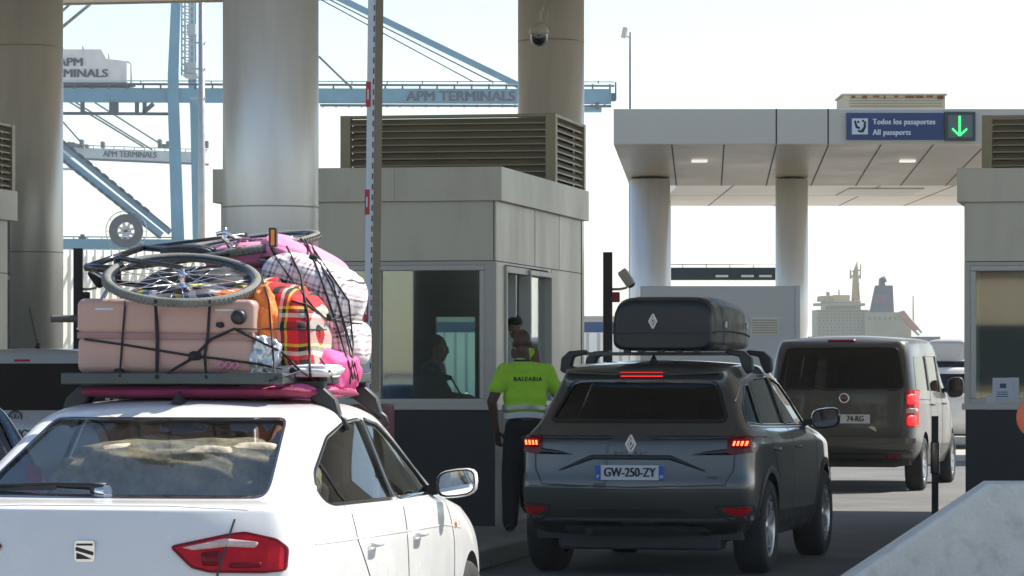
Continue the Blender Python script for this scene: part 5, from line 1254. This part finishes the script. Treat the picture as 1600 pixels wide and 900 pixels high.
# roof bars and box
def svP(u, v, z):
    r = R(14.); return Vector((.863 + u * cos(r) + v * sin(r), 26.4 - u * sin(r) + v * cos(r), z))
rb = thing('roof_bars', 'pair of black roof bars with arched feet on the grey crossover', 'roof bars', svP(0, 0, 0), 14.)
for v in (1.0, 1.85):
    MB().beam((-.56, v, 1.655), (.60, v, 1.655), .06, .025).build('bar', M['rack_steel'], rb)
    for sg in (1, -1):
        h, n = sv.hit(.60 * sg, v, 'top'); zz = h.z
        prof = [(.70, zz - .075), (.75, zz - .05), (.74, zz + .05), (.68, 1.675), (.56, 1.685), (.53, 1.665), (.58, 1.645), (.645, 1.63), (.66, zz + .0)]
        MB().prism([(x * sg, z) for x, z in prof][::sg], v - .045, v + .045).build('foot', M['black_plastic'], rb, .012)
bx = thing('roof_box', 'long black roof box with silver diamond emblem and blue straps', 'roof box', svP(.10, .72, 1.675), 14.)
secs = [(0.0, .72, .30, .02, .86), (.03, .77, .38, .0, .95), (.12, .79, .41, .0, 1), (.7, .79, .42, 0, 1), (1.3, .77, .39, 0, 1), (1.75, .70, .31, .01, .95), (2.0, .58, .2, .03, .85), (2.08, .46, .12, .05, .8)]
def boxsec(yv, wv, hv, z0, k, n=32):
    o = []
    for j in range(n):
        a = 2 * pi * j / n - pi / 2; ca, sa = cos(a), sin(a); e = .30
        x = abs(ca) ** e * (1 if ca > 0 else -1) * wv / 2; z = abs(sa) ** (e if sa < 0 else .42) * (1 if sa > 0 else -1)
        taper = 1 - .10 * max(0, z) ** 2; o.append((x * taper, yv, z0 + hv / 2 + z * hv / 2))
    return o
V = []; Fc = []
for s_ in secs: V += boxsec(*s_)
n = 32
for i in range(len(secs) - 1):
    for j in range(n): Fc.append((i * n + j, i * n + (j + 1) % n, (i + 1) * n + (j + 1) % n, (i + 1) * n + j))
Fc.append(tuple(range(n))); Fc.append(tuple(range((len(secs) - 1) * n, len(secs) * n)))
MB().add(V, Fc, True).build('shell', M['box_side'], bx, .012)
seam = MB()
ring = []
for (yv, wv, hv, z0, k) in secs[1:-1]: ring.append((wv / 2 + .002, yv, z0 + hv * .36))
seam.tube(ring, .007, 6); seam.tube([(-x, y, z) for x, y, z in ring], .007, 6); seam.tube([(-.35, -.002, .135), (.35, -.002, .135)], .005, 6)
seam.build('shell_seam', M['seam'], bx)
diamond(bx, (-.07, -.016, .225), .056).data.materials[0] = M['alloy']
for yv in (.42, 1.42):
    i = [k for k in range(len(secs) - 1) if secs[k][0] <= yv <= secs[k + 1][0]][0]; t_ = (yv - secs[i][0]) / (secs[i + 1][0] - secs[i][0])
    sN = [secs[i][q_] + (secs[i + 1][q_] - secs[i][q_]) * t_ for q_ in range(5)]; sN[0] = yv; sN[1] += .012; sN[2] += .008
    ringp = [Vector(p) for p in boxsec(*sN)]; vv = []; ff = []
    for k_, p in enumerate(ringp): vv += [p + Vector((0, -.016, 0)), p + Vector((0, .016, 0))]
    for k_ in range(32): a, b = k_ * 2, ((k_ + 1) % 32) * 2; ff.append((a, b, b + 1, a + 1))
    st = MB().add(vv, ff, True).build('strap', M['blue_strap'], bx)
    MB().box((sN[1] / 2 + .008, yv, .2), (.02, .04, .05)).build('buckle', M['alloy'], st, .004)
lk = MB(); 
for x in (-.28, -.17, -.02, .12, .26): lk.box((x, .05, -.006), (.05, .06, .025))
lk.build('mount_clamp', M['black_plastic'], bx, .004)

# ---- brown grey van ahead
rows = [
 dict(yr=.30, yf=4.75, w=W10(.70, .80, .86, .88, .88, .88, .88, .87, .82, .66), z=[.36] + [.30] * 8 + [.34]),
 dict(yr=.02, yf=4.93, w=W10(.84, .92, .95, .955, .955, .955, .95, .95, .90, .72), z=[.48] * 10, bow=.10),
 dict(yr=.0, yf=4.95, w=W10(.86, .935, .96, .96, .96, .96, .96, .955, .90, .72), z=[.66] * 10, bow=.10),
 dict(yr=.05, yf=4.90, w=W10(.85, .92, .955, .96, .96, .96, .96, .95, .88, .70), z=[.76] * 10, bow=.10),
 dict(yr=.05, yf=4.80, w=W10(.85, .92, .95, .955, .955, .955, .95, .94, .86, .66), z=[1.15, 1.15, 1.14, 1.13, 1.12, 1.12, 1.10, 1.08, 1.0, .95], bow=.11),
 dict(yr=.07, yf=4.30, w=W10(.835, .90, .93, .935, .94, .94, .93, .91, .84, .68), z=[1.28, 1.27, 1.26, 1.25, 1.24, 1.24, 1.22, 1.2, 1.16, 1.1], bow=.11, fbow=.5),
 dict(yr=.16, yf=3.6, w=W10(.78, .83, .855, .86, .865, .865, .865, .85, .80, .66), z=[1.70, 1.71, 1.73, 1.74, 1.745, 1.745, 1.74, 1.72, 1.66, 1.55], bow=.11, fbow=.4),
 dict(yr=.22, yf=3.35, w=W10(.72, .77, .80, .81, .81, .81, .81, .80, .75, .62), z=[1.84, 1.86, 1.87, 1.88, 1.885, 1.885, 1.88, 1.87, 1.82, 1.76], bow=.10, fbow=.35),
]
vn = Car('passenger_van', 'brown grey passenger van driving away in the sun past the crossover', 'van', 4.01, 44.0, 13.5, rows, T9, M['van_paint'], .05, {6: .3, 7: .35, 3: .2}, 3)
vn.window('rear_window', [(-.76, 1.26), (.76, 1.26), (.78, 1.32), (.70, 1.72), (.66, 1.78), (-.66, 1.78), (-.70, 1.72), (-.78, 1.32)], 'rear', M['glass_dark'], .08, .03)
for ax in 'RL':
    vn.window('rear_side_window', [(.35, 1.24), (1.45, 1.23), (1.47, 1.68), (.48, 1.66)], ax, M['glass_dark'], .05, .014)
    vn.window('middle_side_window', [(1.55, 1.23), (2.65, 1.22), (2.66, 1.68), (1.56, 1.68)], ax, M['glass_dark'], .05, .014)
    vn.window('front_side_window', [(2.75, 1.21), (3.75, 1.18), (3.40, 1.52), (3.2, 1.66), (2.76, 1.68)], ax, M['glass_dark'], .05, .014)
vn.arches((.93, 4.0), .39, .345); vn.finish(); vn.flush()
vn.wheel(.93, .84, .335, .22, spokes=7); vn.wheel(4.0, .84, .335, .22, spokes=7); vn.underbody(4.7, .93, .3, .7, .35, arch=(.93, 4.0)); vn.cabin((1.3, 2.2, 3.1), .84, .65, 1.5)
for sg in (1, -1):
    P_ = lambda pts: roundpoly([(x * sg, z) for x, z in pts][::sg], .02, 2)
    L = vn.patch('tail_light', P_([(.80, 1.25), (.925, 1.26), (.93, .80), (.79, .79), (.80, 1.0)]), 'rear', M['red_lens'], .012, .03, .05)
    vn.patch('reverse_lens', P_([(.805, 1.03), (.92, 1.03), (.92, .97), (.80, .97)]), 'rear', M['clear_lens'], .0165, .004, .05, L)
    for z in (1.14, .88): vn.patch('brake_element', P_([(.82, z + .06), (.91, z + .06), (.91, z - .06), (.82, z - .06)]), 'rear', M['red_lit'], .0165, .004, .05, L)
    vn.patch('reflector', P_([(.56, .46), (.72, .46), (.72, .41), (.56, .41)]), 'rear', M['red_lens_dark'], .006, .01, .05)
    vn.line('tailgate_gap', [(.765 * sg, 1.80), (.80 * sg, 1.3), (.77 * sg, .9), (.74 * sg, .70), (0, .69)], 'rear', .011, M['seam'])
for ax in 'RL':
    for pts in ([(1.5, 1.70), (1.5, 1.2), (1.5, .45)], [(2.70, 1.70), (2.70, 1.2), (2.72, .42)], [(3.80, 1.15), (3.72, .8), (3.55, .45)], [(1.5, 1.12), (.35, 1.14)]): vn.line('door_gap', pts, ax, .010, M['seam'])
    for y in (1.65, 2.95):
        h, n = vn.hit(y, 1.06, ax); MB().tube([h + n * .006 + Vector((0, -.1, 0)), h + n * .03, h + n * .006 + Vector((0, .1, 0))], [.01, .016, .01], 8).build('door_handle', M['van_paint'], vn.root)
vn.mirror(3.45, 1.28, .93, M['black_plastic'], .22, .27, .12, gm=M['dome'])
vn.patch('brake_light', [(-.17, 1.845), (.17, 1.845), (.17, 1.875), (-.17, 1.875)], 'rear', M['red_lens_dark'], .004, .01, .05)
vn.patch('bumper_step', [(-.9, .60), (.9, .60), (.9, .66), (-.9, .66)], 'rear', M['van_paint'], .03, .03, .1)
vn.patch('bumper_cladding', [(-.86, .38), (.86, .38), (.88, .52), (-.88, .52)], 'rear', M['black_plastic'], .006, .01, .1)
plate(vn, .13, .90, '74-RG', .1, .50, 1, .07)
h, n = vn.hit(.06, 1.155, 'rear'); eb = MB().lathe([(.001, -.012), (.045, -.012), (.062, -.018), (.066, 0)], 24, Matrix.Translation((.06, h.y - .004, 1.155)) @ Matrix.Rotation(R(-90), 4, 'X')).build('emblem', M['chrome'], vn.root)
MB().lathe([(.001, -.002), (.044, -.002), (.044, .006)], 20, Matrix.Translation((.06, h.y - .020, 1.155)) @ Matrix.Rotation(R(-90), 4, 'X')).build('emblem_field', M['maroon'], eb)
text('emblem_letters', 'FIAT', .038, M['chrome'], eb, (.06, h.y - .026, 1.155), sx=.8, bold=.001)
h, n = vn.hit(.40, .755, 'rear'); MB().lathe([(.001, -.006), (.055, -.005), (.058, 0)], 20, Matrix.Translation((.40, h.y - .002, .755)) @ Matrix.Rotation(R(90), 4, 'X')).build('sticker', M['rust_white'], vn.root)

# ---- generic hatch for the remaining cars
def hatch(name, label, cat, x, y, yaw, L, Wd, Hh, paint, level=3):
    k = Hh / 1.62; wv = Wd / 1.83; lv = L / 4.5
    rr = []
    base = [(.26, .30, 4.30, .80), (.05, .42, 4.46, .90), (.0, .66, 4.50, .91), (.05, .98, 4.42, .905), (.10, 1.06, 4.25, .88), (.14, 1.11, 3.62, .85), (.44, 1.46, 2.75, .70), (.50, 1.56, 2.6, .62)]
    for yr, z, yf, w_ in base:
        rr.append(dict(yr=yr * lv, yf=yf * lv, w=[q * w_ * wv for q in (.90, .965, .99, 1, 1, 1, 1, .98, .92, .76)], z=[(z - .02 * (z > 1.3)) * k] + [z * k] * 8 + [(z - .04 * (z > .9)) * k], bow=.12, fbow=.3))
    c = Car(name, label, cat, x, y, yaw, rr, T9, paint, .05, {3: .25, 5: .3, 7: .3}, level)
    c.k = k; c.wv = wv
    c.window('rear_window', [(a * wv, b * k) for a, b in [(-.70, 1.12), (.70, 1.12), (.60, 1.47), (-.60, 1.47)]], 'rear', M['glass_dark'], .05, .02)
    for ax in 'RL':
        c.window('rear_side_window', [(a * lv, b * k) for a, b in [(.50, 1.13), (1.80, 1.12), (1.84, 1.45), (.85, 1.42)]], ax, M['glass_dark'], .05, .014)
        c.window('front_side_window', [(a * lv, b * k) for a, b in [(1.9, 1.12), (3.0, 1.10), (2.5, 1.40), (1.92, 1.46)]], ax, M['glass_dark'], .05, .014)
    c.arches((.85 * lv, 3.5 * lv), .38, .33); c.finish(); c.flush()
    c.wheel(.85 * lv, Wd / 2 - .12, .33, .21); c.wheel(3.5 * lv, Wd / 2 - .12, .33, .21); c.underbody(L - .1, Wd / 2 - .04, .24, .62, .3, arch=(.85 * lv, 3.5 * lv)); c.cabin((1.4 * lv, 2.4 * lv), Wd / 2 - .1, .5, 1.32 * k)
    c.mirror(2.85 * lv, 1.16 * k, Wd / 2 - .04, paint, .2, .14, .1)
    return c
def lamps(c, pts, m=None, brake=None):
    for sg in (1, -1):
        c.patch('tail_light', roundpoly([(x * c.wv * sg, z * c.k) for x, z in pts][::sg], .02, 2), 'rear', m or M['red_lens'], .008, .02, .05)
mp = hatch('silver_people_carrier', 'silver white people carrier with wide black rear window, far left lane', 'car', -4.19, 30.0, LANE, 4.6, 1.86, 1.73, M['silver_paint'], 4)
mp.patch('rear_window_surround', [(-.80, 1.20), (.80, 1.20), (.68, 1.555), (-.68, 1.555)], 'rear', M['black_gloss'], .003, 0, .06)
lamps(mp, [(.70, 1.18), (.86, 1.20), (.88, .95), (.72, .98)])
mp.patch('brake_light', [(-.14, 1.595), (.0, 1.595), (.0, 1.612), (-.14, 1.612)], 'rear', M['red_lens'], .006, .01, .04)
plate(mp, .03, .985, 'NGS', .105, .52, 1, .06)
h, n = mp.hit(.0, 1.13, 'rear'); em = Matrix.Translation((0, h.y - .004, 1.125)) @ Matrix.Rotation(R(90), 4, 'X')
MB().lathe([(.05, 0), (.052, .010), (.060, .012), (.064, 0)], 24, em).build('emblem', M['reel_grey'], mp.root); text('emblem_letters', 'W', .07, M['reel_grey'], mp.root, (0, h.y - .008, 1.115)); text('emblem_letters', 'V', .05, M['reel_grey'], mp.root, (0, h.y - .008, 1.152))
h, n = mp.hit(-.02, .75, 'top'); q = MB(); q.tube([h, h + Vector((.0, .02, .04))], [.025, .012], 8); q.tube([h + Vector((0, 0, .03)), h + Vector((-.09, .05, .34))], .005, 6); q.build('aerial', M['black_plastic'], mp.root)
bh = hatch('blue_hatchback', 'dark blue car of which only the rear corner shows at the lower left edge', 'car', P(-128, 0, 22.).x, 22.0, -16, 4.1, 1.76, 1.36, M['blue_paint'])
lamps(bh, [(.72, 1.12), (.88, 1.10), (.89, .84), (.74, .86)])
dc = hatch('white_estate_car', 'distant white car with a silver roof box right of the brown van', 'car', P(1478, 0, 66).x, 66., 13, 4.4, 1.8, 1.52, M['white_paint'])
lamps(dc, [(.68, 1.1), (.86, 1.12), (.88, .85), (.70, .88)], M['red_lit'])
q = thing('roof_box', 'silver roof box on the distant white car right of the van', 'roof box', (P(1482, 0, 66.6).x, 66.8, 1.62), 13)
V = []; 
for s_ in secs: V += boxsec(*s_)
MB().add(V, Fc, True).build('shell', M['silver_paint'], q, .01); MB().b2(-.42, .42, .4, .46, -.05, .01).build('bar', M['black_plastic'], q)
dc2 = hatch('black_estate_car', 'dark car queueing farthest off at the right of the brown van', 'car', P(1500, 0, 82).x, 82., 13, 4.6, 1.85, 1.75, M['grey_paint'])
lamps(dc2, [(.68, 1.1), (.86, 1.12), (.88, .85), (.70, .88)], M['red_lit'])

# ================================================================== PEOPLE
def ell(c, d, rot=None, n=2):
    bm = bmesh.new(); bmesh.ops.create_icosphere(bm, subdivisions=3, radius=1); vs = [Vector((v.co.x * d[0], v.co.y * d[1], v.co.z * d[2])) for v in bm.verts]
    if rot: vs = [rot @ v for v in vs]
    fs = [tuple(v.index for v in f.verts) for f in bm.faces]; bm.free(); c = Vector(c); return [v + c for v in vs], fs
def fused(name, m, parent, tubes, ells, vox=.009, smooth=4, loc=None):
    """overlapping tapered limbs and ellipsoids fused into ONE continuous surface"""
    q = MB()
    for pts, rr in tubes:
        q.tube(pts, rr, 16)
        for p, r_ in ((pts[0], rr[0]), (pts[-1], rr[-1])): q.add(*ell(p, (r_ * .98,) * 3))
        for p, r_ in zip(pts[1:-1], rr[1:-1]): q.add(*ell(p, (r_ * .99,) * 3))
    for e in ells: q.add(*ell(*e))
    me = bpy.data.meshes.new('t'); me.from_pydata(q.v, [], q.f); bm = bmesh.new(); bm.from_mesh(me); bmesh.ops.recalc_face_normals(bm, faces=bm.faces); bm.to_mesh(me); bm.free()
    o = bpy.data.objects.new('t', me); COL.objects.link(o)
    r = o.modifiers.new('r', 'REMESH'); r.mode = 'VOXEL'; r.voxel_size = vox; s = o.modifiers.new('s', 'SMOOTH'); s.iterations = smooth; s.factor = .5
    out = evaluated(o); bpy.data.objects.remove(o)
    return mesh_obj(name, out, m, parent)
def hand(wrist, dirn, palm, side, sc=1., curl=.5):
    """palm, four unequal curled fingers and a side thumb as tube chains; dirn = towards fingertips, palm = palm normal, side = towards the thumb"""
    d = Vector(dirn).normalized(); p = Vector(palm).normalized(); s_ = Vector(side).normalized(); w0 = Vector(wrist); T = []
    k = w0 + d * .085 * sc
    for i, (off, L) in enumerate(((.030, .072), (.010, .080), (-.010, .075), (-.029, .058))):
        b = k + s_ * off * sc; a = curl * .5; j1 = b + (d * cos(a) + p * sin(a)) * L * .45 * sc; a += curl; j2 = j1 + (d * cos(a) + p * sin(a)) * L * .32 * sc; a += curl * .8; j3 = j2 + (d * cos(a) + p * sin(a)) * L * .25 * sc
        T.append(([w0 + s_ * off * .7 * sc + d * .02, b, j1, j2, j3], [.015 * sc, .0115 * sc, .0098 * sc, .009 * sc, .0078 * sc]))
    t0 = w0 + d * .02 * sc + s_ * .02 * sc; t1 = t0 + (d * .55 + s_ * .75 + p * .3).normalized() * .045 * sc; t2 = t1 + (d * .85 + s_ * .3 + p * .4).normalized() * .035 * sc; t3 = t2 + (d * .9 + p * .5).normalized() * .026 * sc
    T.append(([t0, t1, t2, t3], [.017 * sc, .0125 * sc, .011 * sc, .009 * sc]))
    return T
def head_parts(c, fwd, r=.098, bald=False):
    """skull, jaw, nose, ears, brow, lips as ellipsoids around head centre c"""
    f = Vector(fwd).normalized(); s_ = f.cross(Vector((0, 0, 1))).normalized(); u = s_.cross(f).normalized(); m = Matrix((s_, f, u)).transposed()
    E = lambda x, y, z, d: (Vector(c) + m @ Vector((x, y, z)), d, m)
    return [E(0, -.012, .025, (.076, .095, .095)), E(0, .022, -.045, (.058, .066, .068)), E(0, .052, -.088, (.032, .03, .022)), E(0, .098, -.018, (.012, .02, .022)), E(0, .082, .012, (.05, .02, .016)),
            E(.078, -.002, -.01, (.010, .02, .031)), E(-.078, -.002, -.01, (.010, .02, .031)), E(0, .083, -.058, (.026, .014, .009)), E(0, -.03, -.06, (.05, .05, .06))], m
def face(parent, c, m, skin):
    for sg in (1, -1):
        p = Vector(c) + m @ Vector((.031 * sg, .080, .0)); q = MB().add(*ell(p, (.013, .008, .008), m)); e = q.build('eye', M['sign_white'], parent); MB().add(*ell(p + m @ Vector((0, .006, 0)), (.006, .004, .006), m)).build('iris', M['ink'], e)
# worker in hi-vis seen from behind (own frame: x right, y away, z up, feet on the island)
px0 = P(818, 0, 30.6)
w1 = thing('person', 'man in lime shirt seen from behind, leaning to the open booth window', 'person', (px0.x, 30.6, .15), -3)
Zs = lambda y: P(0, y, 30.6).z - .15
X_ = lambda x: (x - 818) * 30.6 / F
zsh = Zs(583); zhip = Zs(672); zhd = Zs(540)
lw, le, ls = Vector((X_(775), -.02, Zs(672))), Vector((X_(768), -.05, Zs(628))), Vector((X_(788), .0, Zs(580)))
rw_, re, rs = Vector((X_(896), .26, Zs(612))), Vector((X_(876), .10, Zs(628))), Vector((X_(855), .02, Zs(580)))
Hh, hm = head_parts((X_(817), .07, Zs(537)), (.02, 1, -.25))
tubes = [([ls, le, lw], [.055, .044, .030]), ([rs, re, rw_], [.055, .044, .030]),
         ([Vector((X_(822), .0, zhip - .02)), Vector((X_(821), .01, Zs(620))), Vector((X_(820), .02, Zs(590)))], [.115, .11, .11]),
         ([Vector((X_(819), .03, Zs(572))), Vector((X_(817), .055, Zs(548)))], [.064, .060]),
         ([Vector((X_(806), 0, zhip - .02)), Vector((X_(799), .02, .50)), Vector((X_(797), -.02, .10))], [.10, .068, .045]),
         ([Vector((X_(838), 0, zhip - .02)), Vector((X_(838), .06, .50)), Vector((X_(840), .03, .10))], [.10, .068, .045])]
tubes += hand(lw, (.12, .05, -1), (.5, .8, .1), (.75, .6, 0), .98, .45) + hand(rw_, (.3, .9, -.2), (0, -.2, -1), (-.9, .3, 0), .95, .4)
body = fused('body', M['skin_dark'], w1, tubes, Hh, .008, 4)
face(body, (X_(817), .07, Zs(537)), hm, None)
sh = [([ls, ls.lerp(le, .3)], [.072, .070]), ([rs, rs.lerp(re, .3)], [.072, .070]), ([Vector((X_(790), .0, Zs(589))), Vector((X_(775), -.03, Zs(606)))], [.074, .066]), ([Vector((X_(852), .02, Zs(589))), Vector((X_(869), .06, Zs(606)))], [.074, .066]),
      ([Vector((X_(793), .01, Zs(582))), Vector((X_(819), .02, Zs(578))), Vector((X_(848), .02, Zs(582)))], [.078, .085, .078]),
      ([Vector((X_(817), .03, Zs(572))), Vector((X_(817), .035, Zs(566)))], [.080, .066])]
se = [((X_(817), .02, Zs(577)), (.11, .115, .07)), ((X_(820), .02, Zs(600)), (.205, .125, .15)), ((X_(820.5), .01, Zs(622)), (.19, .13, .16)), ((X_(820), .0, Zs(636)), (.183, .128, .09))]
shirt = fused('polo_shirt', M['hivis'], w1, sh, se, .009, 5)
MB().tube([(X_(817) + .066 * cos(a * pi / 10), .035 + .066 * sin(a * pi / 10), Zs(563.5)) for a in range(20)], .010, 8, closed=True).build('collar', M['ink'], shirt)
def band(z0, z1, rx, ry, m, nm, cx=X_(820.5), cy=.0):
    vs = []; n = 40
    for z, k in ((z0, 1.01), ((z0 + z1) / 2, 1.025), (z1, 1.0)):
        for j in range(n): a = 2 * pi * j / n; vs.append((cx + rx * k * cos(a), cy + ry * k * sin(a) , z + .006 * sin(a * 3)))
    return MB().add(vs, [(i * n + j, i * n + (j + 1) % n, (i + 1) * n + (j + 1) % n, (i + 1) * n + j) for i in range(2) for j in range(n)], True).build(nm, m, w1)
band(Zs(640), Zs(633), .192, .138, M['grey_band'], 'hem_band')
band(Zs(653), Zs(644), .187, .140, M['sign_white'], 'white_waist_band')
fused('trousers', M['trouser'], w1, [([Vector((X_(806), 0, zhip - .03)), Vector((X_(799), .02, .50)), Vector((X_(797), -.02, .08))], [.105, .085, .068]), ([Vector((X_(838), 0, zhip - .03)), Vector((X_(838), .06, .50)), Vector((X_(840), .03, .08))], [.105, .085, .068])],
      [((X_(821), 0, Zs(668)), (.178, .128, .12))], .010, 4)
for x, y in ((X_(797), .03), (X_(840), .08)): MB().add(*ell((x, y, .045), (.052, .135, .05))).build('shoe', M['shoe'], w1)
# lettering on the back: each letter lies just behind the shirt
bb = BVHTree.FromPolygons([v.co.copy() for v in shirt.data.vertices], [tuple(p.vertices) for p in shirt.data.polygons])
lt = text('back_lettering', 'BALEARIA', .052, M['ink'], shirt, (0, 0, 0), bold=.0012, ext=.0008, sp=1.1)
for v in lt.data.vertices:
    x = v.co.x + X_(824); z = v.co.z + Zs(592.5); h = bb.ray_cast(Vector((x, -1, z)), Vector((0, 1, 0)))[0]
    v.co = Vector((x, (h.y if h else -.1) - .004 + min(0, v.co.y), z))

# officer leaning at the open side window
op = P(806, 0, 32.55)
o1 = thing('person', 'booth officer with black hair and lime vest leaning out of the side window', 'person', (op.x, 32.55, .22), 0)
Zo = lambda y: P(0, y, 32.55).z - .22
hc = Vector((-.02, 0, Zo(514))); Hh, hm = head_parts(hc, (.25, -1, -.35))
tb = [([Vector((.02, .12, .95)), Vector((.01, .08, 1.25)), Vector((.0, .04, Zo(548)))], [.14, .14, .11]), ([Vector((.0, .03, Zo(545))), Vector((-.015, .01, Zo(524)))], [.06, .055]),
      ([Vector((-.17, .02, Zo(553))), Vector((-.20, -.12, Zo(590))), Vector((-.06, -.26, Zo(590)))], [.055, .045, .03]), ([Vector((.17, .06, Zo(553))), Vector((.20, -.10, Zo(590))), Vector((.12, -.26, Zo(590)))], [.055, .045, .03]),
      ([Vector((-.09, .12, .95)), Vector((-.09, .12, .5)), Vector((-.09, .12, .08))], [.1, .07, .05]), ([Vector((.11, .12, .95)), Vector((.11, .12, .5)), Vector((.11, .12, .08))], [.1, .07, .05])]
tb += hand(Vector((-.06, -.26, Zo(590))), (.5, -.8, -.2), (0, -.2, -1), (.8, .5, 0), .95) + hand(Vector((.12, -.26, Zo(590))), (-.4, -.85, -.2), (0, -.2, -1), (-.8, .4, 0), .95)
bo_ = fused('body', M['skin_mid'], o1, tb, Hh, .009, 3); face(bo_, hc, hm, None)
hr = [(hc + hm @ Vector((0, -.03, .045)), (.088, .095, .088), hm), (hc + hm @ Vector((0, .03, .085)), (.07, .06, .035), hm), (hc + hm @ Vector((0, -.06, -.02)), (.075, .06, .07), hm)]
fused('hair', M['hair'], o1, [], hr, .009, 2)
fused('vest', M['hivis'], o1, [([Vector((-.15, .04, Zo(556))), Vector((0, .05, Zo(550))), Vector((.15, .06, Zo(556)))], [.07, .085, .07]), ([Vector((.06, .02, Zo(550))), Vector((.05, .0, Zo(538)))], [.05, .03]), ([Vector((-.07, .0, Zo(550))), Vector((-.06, -.02, Zo(540)))], [.045, .03])], [((0, .07, 1.2), (.19, .14, .32))], .010, 3)
fused('trousers', M['trouser'], o1, [([Vector((-.09, .12, .92)), Vector((-.09, .12, .5)), Vector((-.09, .12, .08))], [.13, .09, .07]), ([Vector((.11, .12, .92)), Vector((.11, .12, .5)), Vector((.11, .12, .08))], [.13, .09, .07])], [], .011, 3)
for x in (-.09, .11): MB().add(*ell((x, .06, .04), (.05, .13, .045))).build('shoe', M['shoe'], o1)

# second officer seated at the desk behind the glass
ps = P(684, 0, 32.6)
o2 = thing('person', 'seated officer in silhouette behind the booth front window', 'person', (ps.x, 32.6, .22), 0)
Zq = lambda y: P(0, y, 32.6).z - .22
hc = Vector((.0, 0, Zq(545))); Hh, hm = head_parts(hc, (1, -.35, -.1))
tb = [([Vector((-.08, .06, .50)), Vector((-.06, .05, .80)), Vector((-.04, .02, Zq(580)))], [.15, .14, .12]), ([Vector((-.03, .02, Zq(575))), Vector((-.015, .01, Zq(556)))], [.06, .055]),
      ([Vector((-.06, -.18, Zq(582))), Vector((.06, -.24, Zq(618))), Vector((.28, -.18, Zq(622)))], [.055, .045, .03]), ([Vector((-.04, .2, Zq(582))), Vector((.08, .22, Zq(618))), Vector((.30, .1, Zq(622)))], [.055, .045, .03]),
      ([Vector((-.06, -.05, .50)), Vector((.36, -.08, .50)), Vector((.38, -.08, .08))], [.1, .075, .05]), ([Vector((-.06, .16, .50)), Vector((.36, .16, .50)), Vector((.38, .16, .08))], [.1, .075, .05])]
tb += hand(Vector((.28, -.18, Zq(622))), (1, .2, -.1), (0, 0, -1), (0, 1, 0), .95) + hand(Vector((.30, .1, Zq(622))), (1, -.2, -.1), (0, 0, -1), (0, -1, 0), .95)
bo_ = fused('body', M['skin_mid'], o2, tb, Hh, .010, 3); face(bo_, hc, hm, None)
fused('hair', M['hair'], o2, [], [(hc + hm @ Vector((0, -.03, .045)), (.088, .095, .088), hm), (hc + hm @ Vector((0, -.07, -.04)), (.078, .055, .09), hm)], .009, 2)
fused('shirt', M['blue_shirt'], o2, [([Vector((-.06, -.16, Zq(584))), Vector((-.04, .02, Zq(578))), Vector((-.04, .18, Zq(584)))], [.075, .085, .075]), ([Vector((-.06, -.18, Zq(586))), Vector((.05, -.235, Zq(614)))], [.07, .06]), ([Vector((-.04, .2, Zq(586))), Vector((.07, .22, Zq(614)))], [.07, .06])], [((-.06, .04, .78), (.16, .2, .32))], .010, 3)
ch = thing('desk_chair', 'dark office chair under the seated officer in the booth', 'chair', (ps.x - .06, 32.65, .22), -10)
MB().box((0, 0, .42), (.48, .48, .07)).build('seat', M['seat_cloth'], ch, .02); MB().box((-.25, 0, .75), (.06, .42, .5)).build('backrest', M['seat_cloth'], ch, .02); q = MB(); q.tube([(0, 0, .05), (0, 0, .4)], .025, 8)
for k in range(5): q.beam((0, 0, .06), (cos(k * 1.257) * .28, sin(k * 1.257) * .28, .04), .035)
q.build('pedestal', M['black_plastic'], ch)

# ================================================================== haze
hm_ = bpy.data.materials.new('air_haze'); hm_.use_nodes = True; n_ = hm_.node_tree; n_.nodes.clear()
ho = n_.nodes.new('ShaderNodeOutputMaterial'); hv = n_.nodes.new('ShaderNodeVolumePrincipled'); hv.inputs['Density'].default_value = .00024; hv.inputs['Color'].default_value = (.93, .97, 1, 1); hv.inputs['Anisotropy'].default_value = .3
n_.links.new(hv.outputs[0], ho.inputs['Volume'])
tag(MB().b2(-2600, 2600, -600, 6100, -1, 75).build('haze', hm_), kind='stuff')
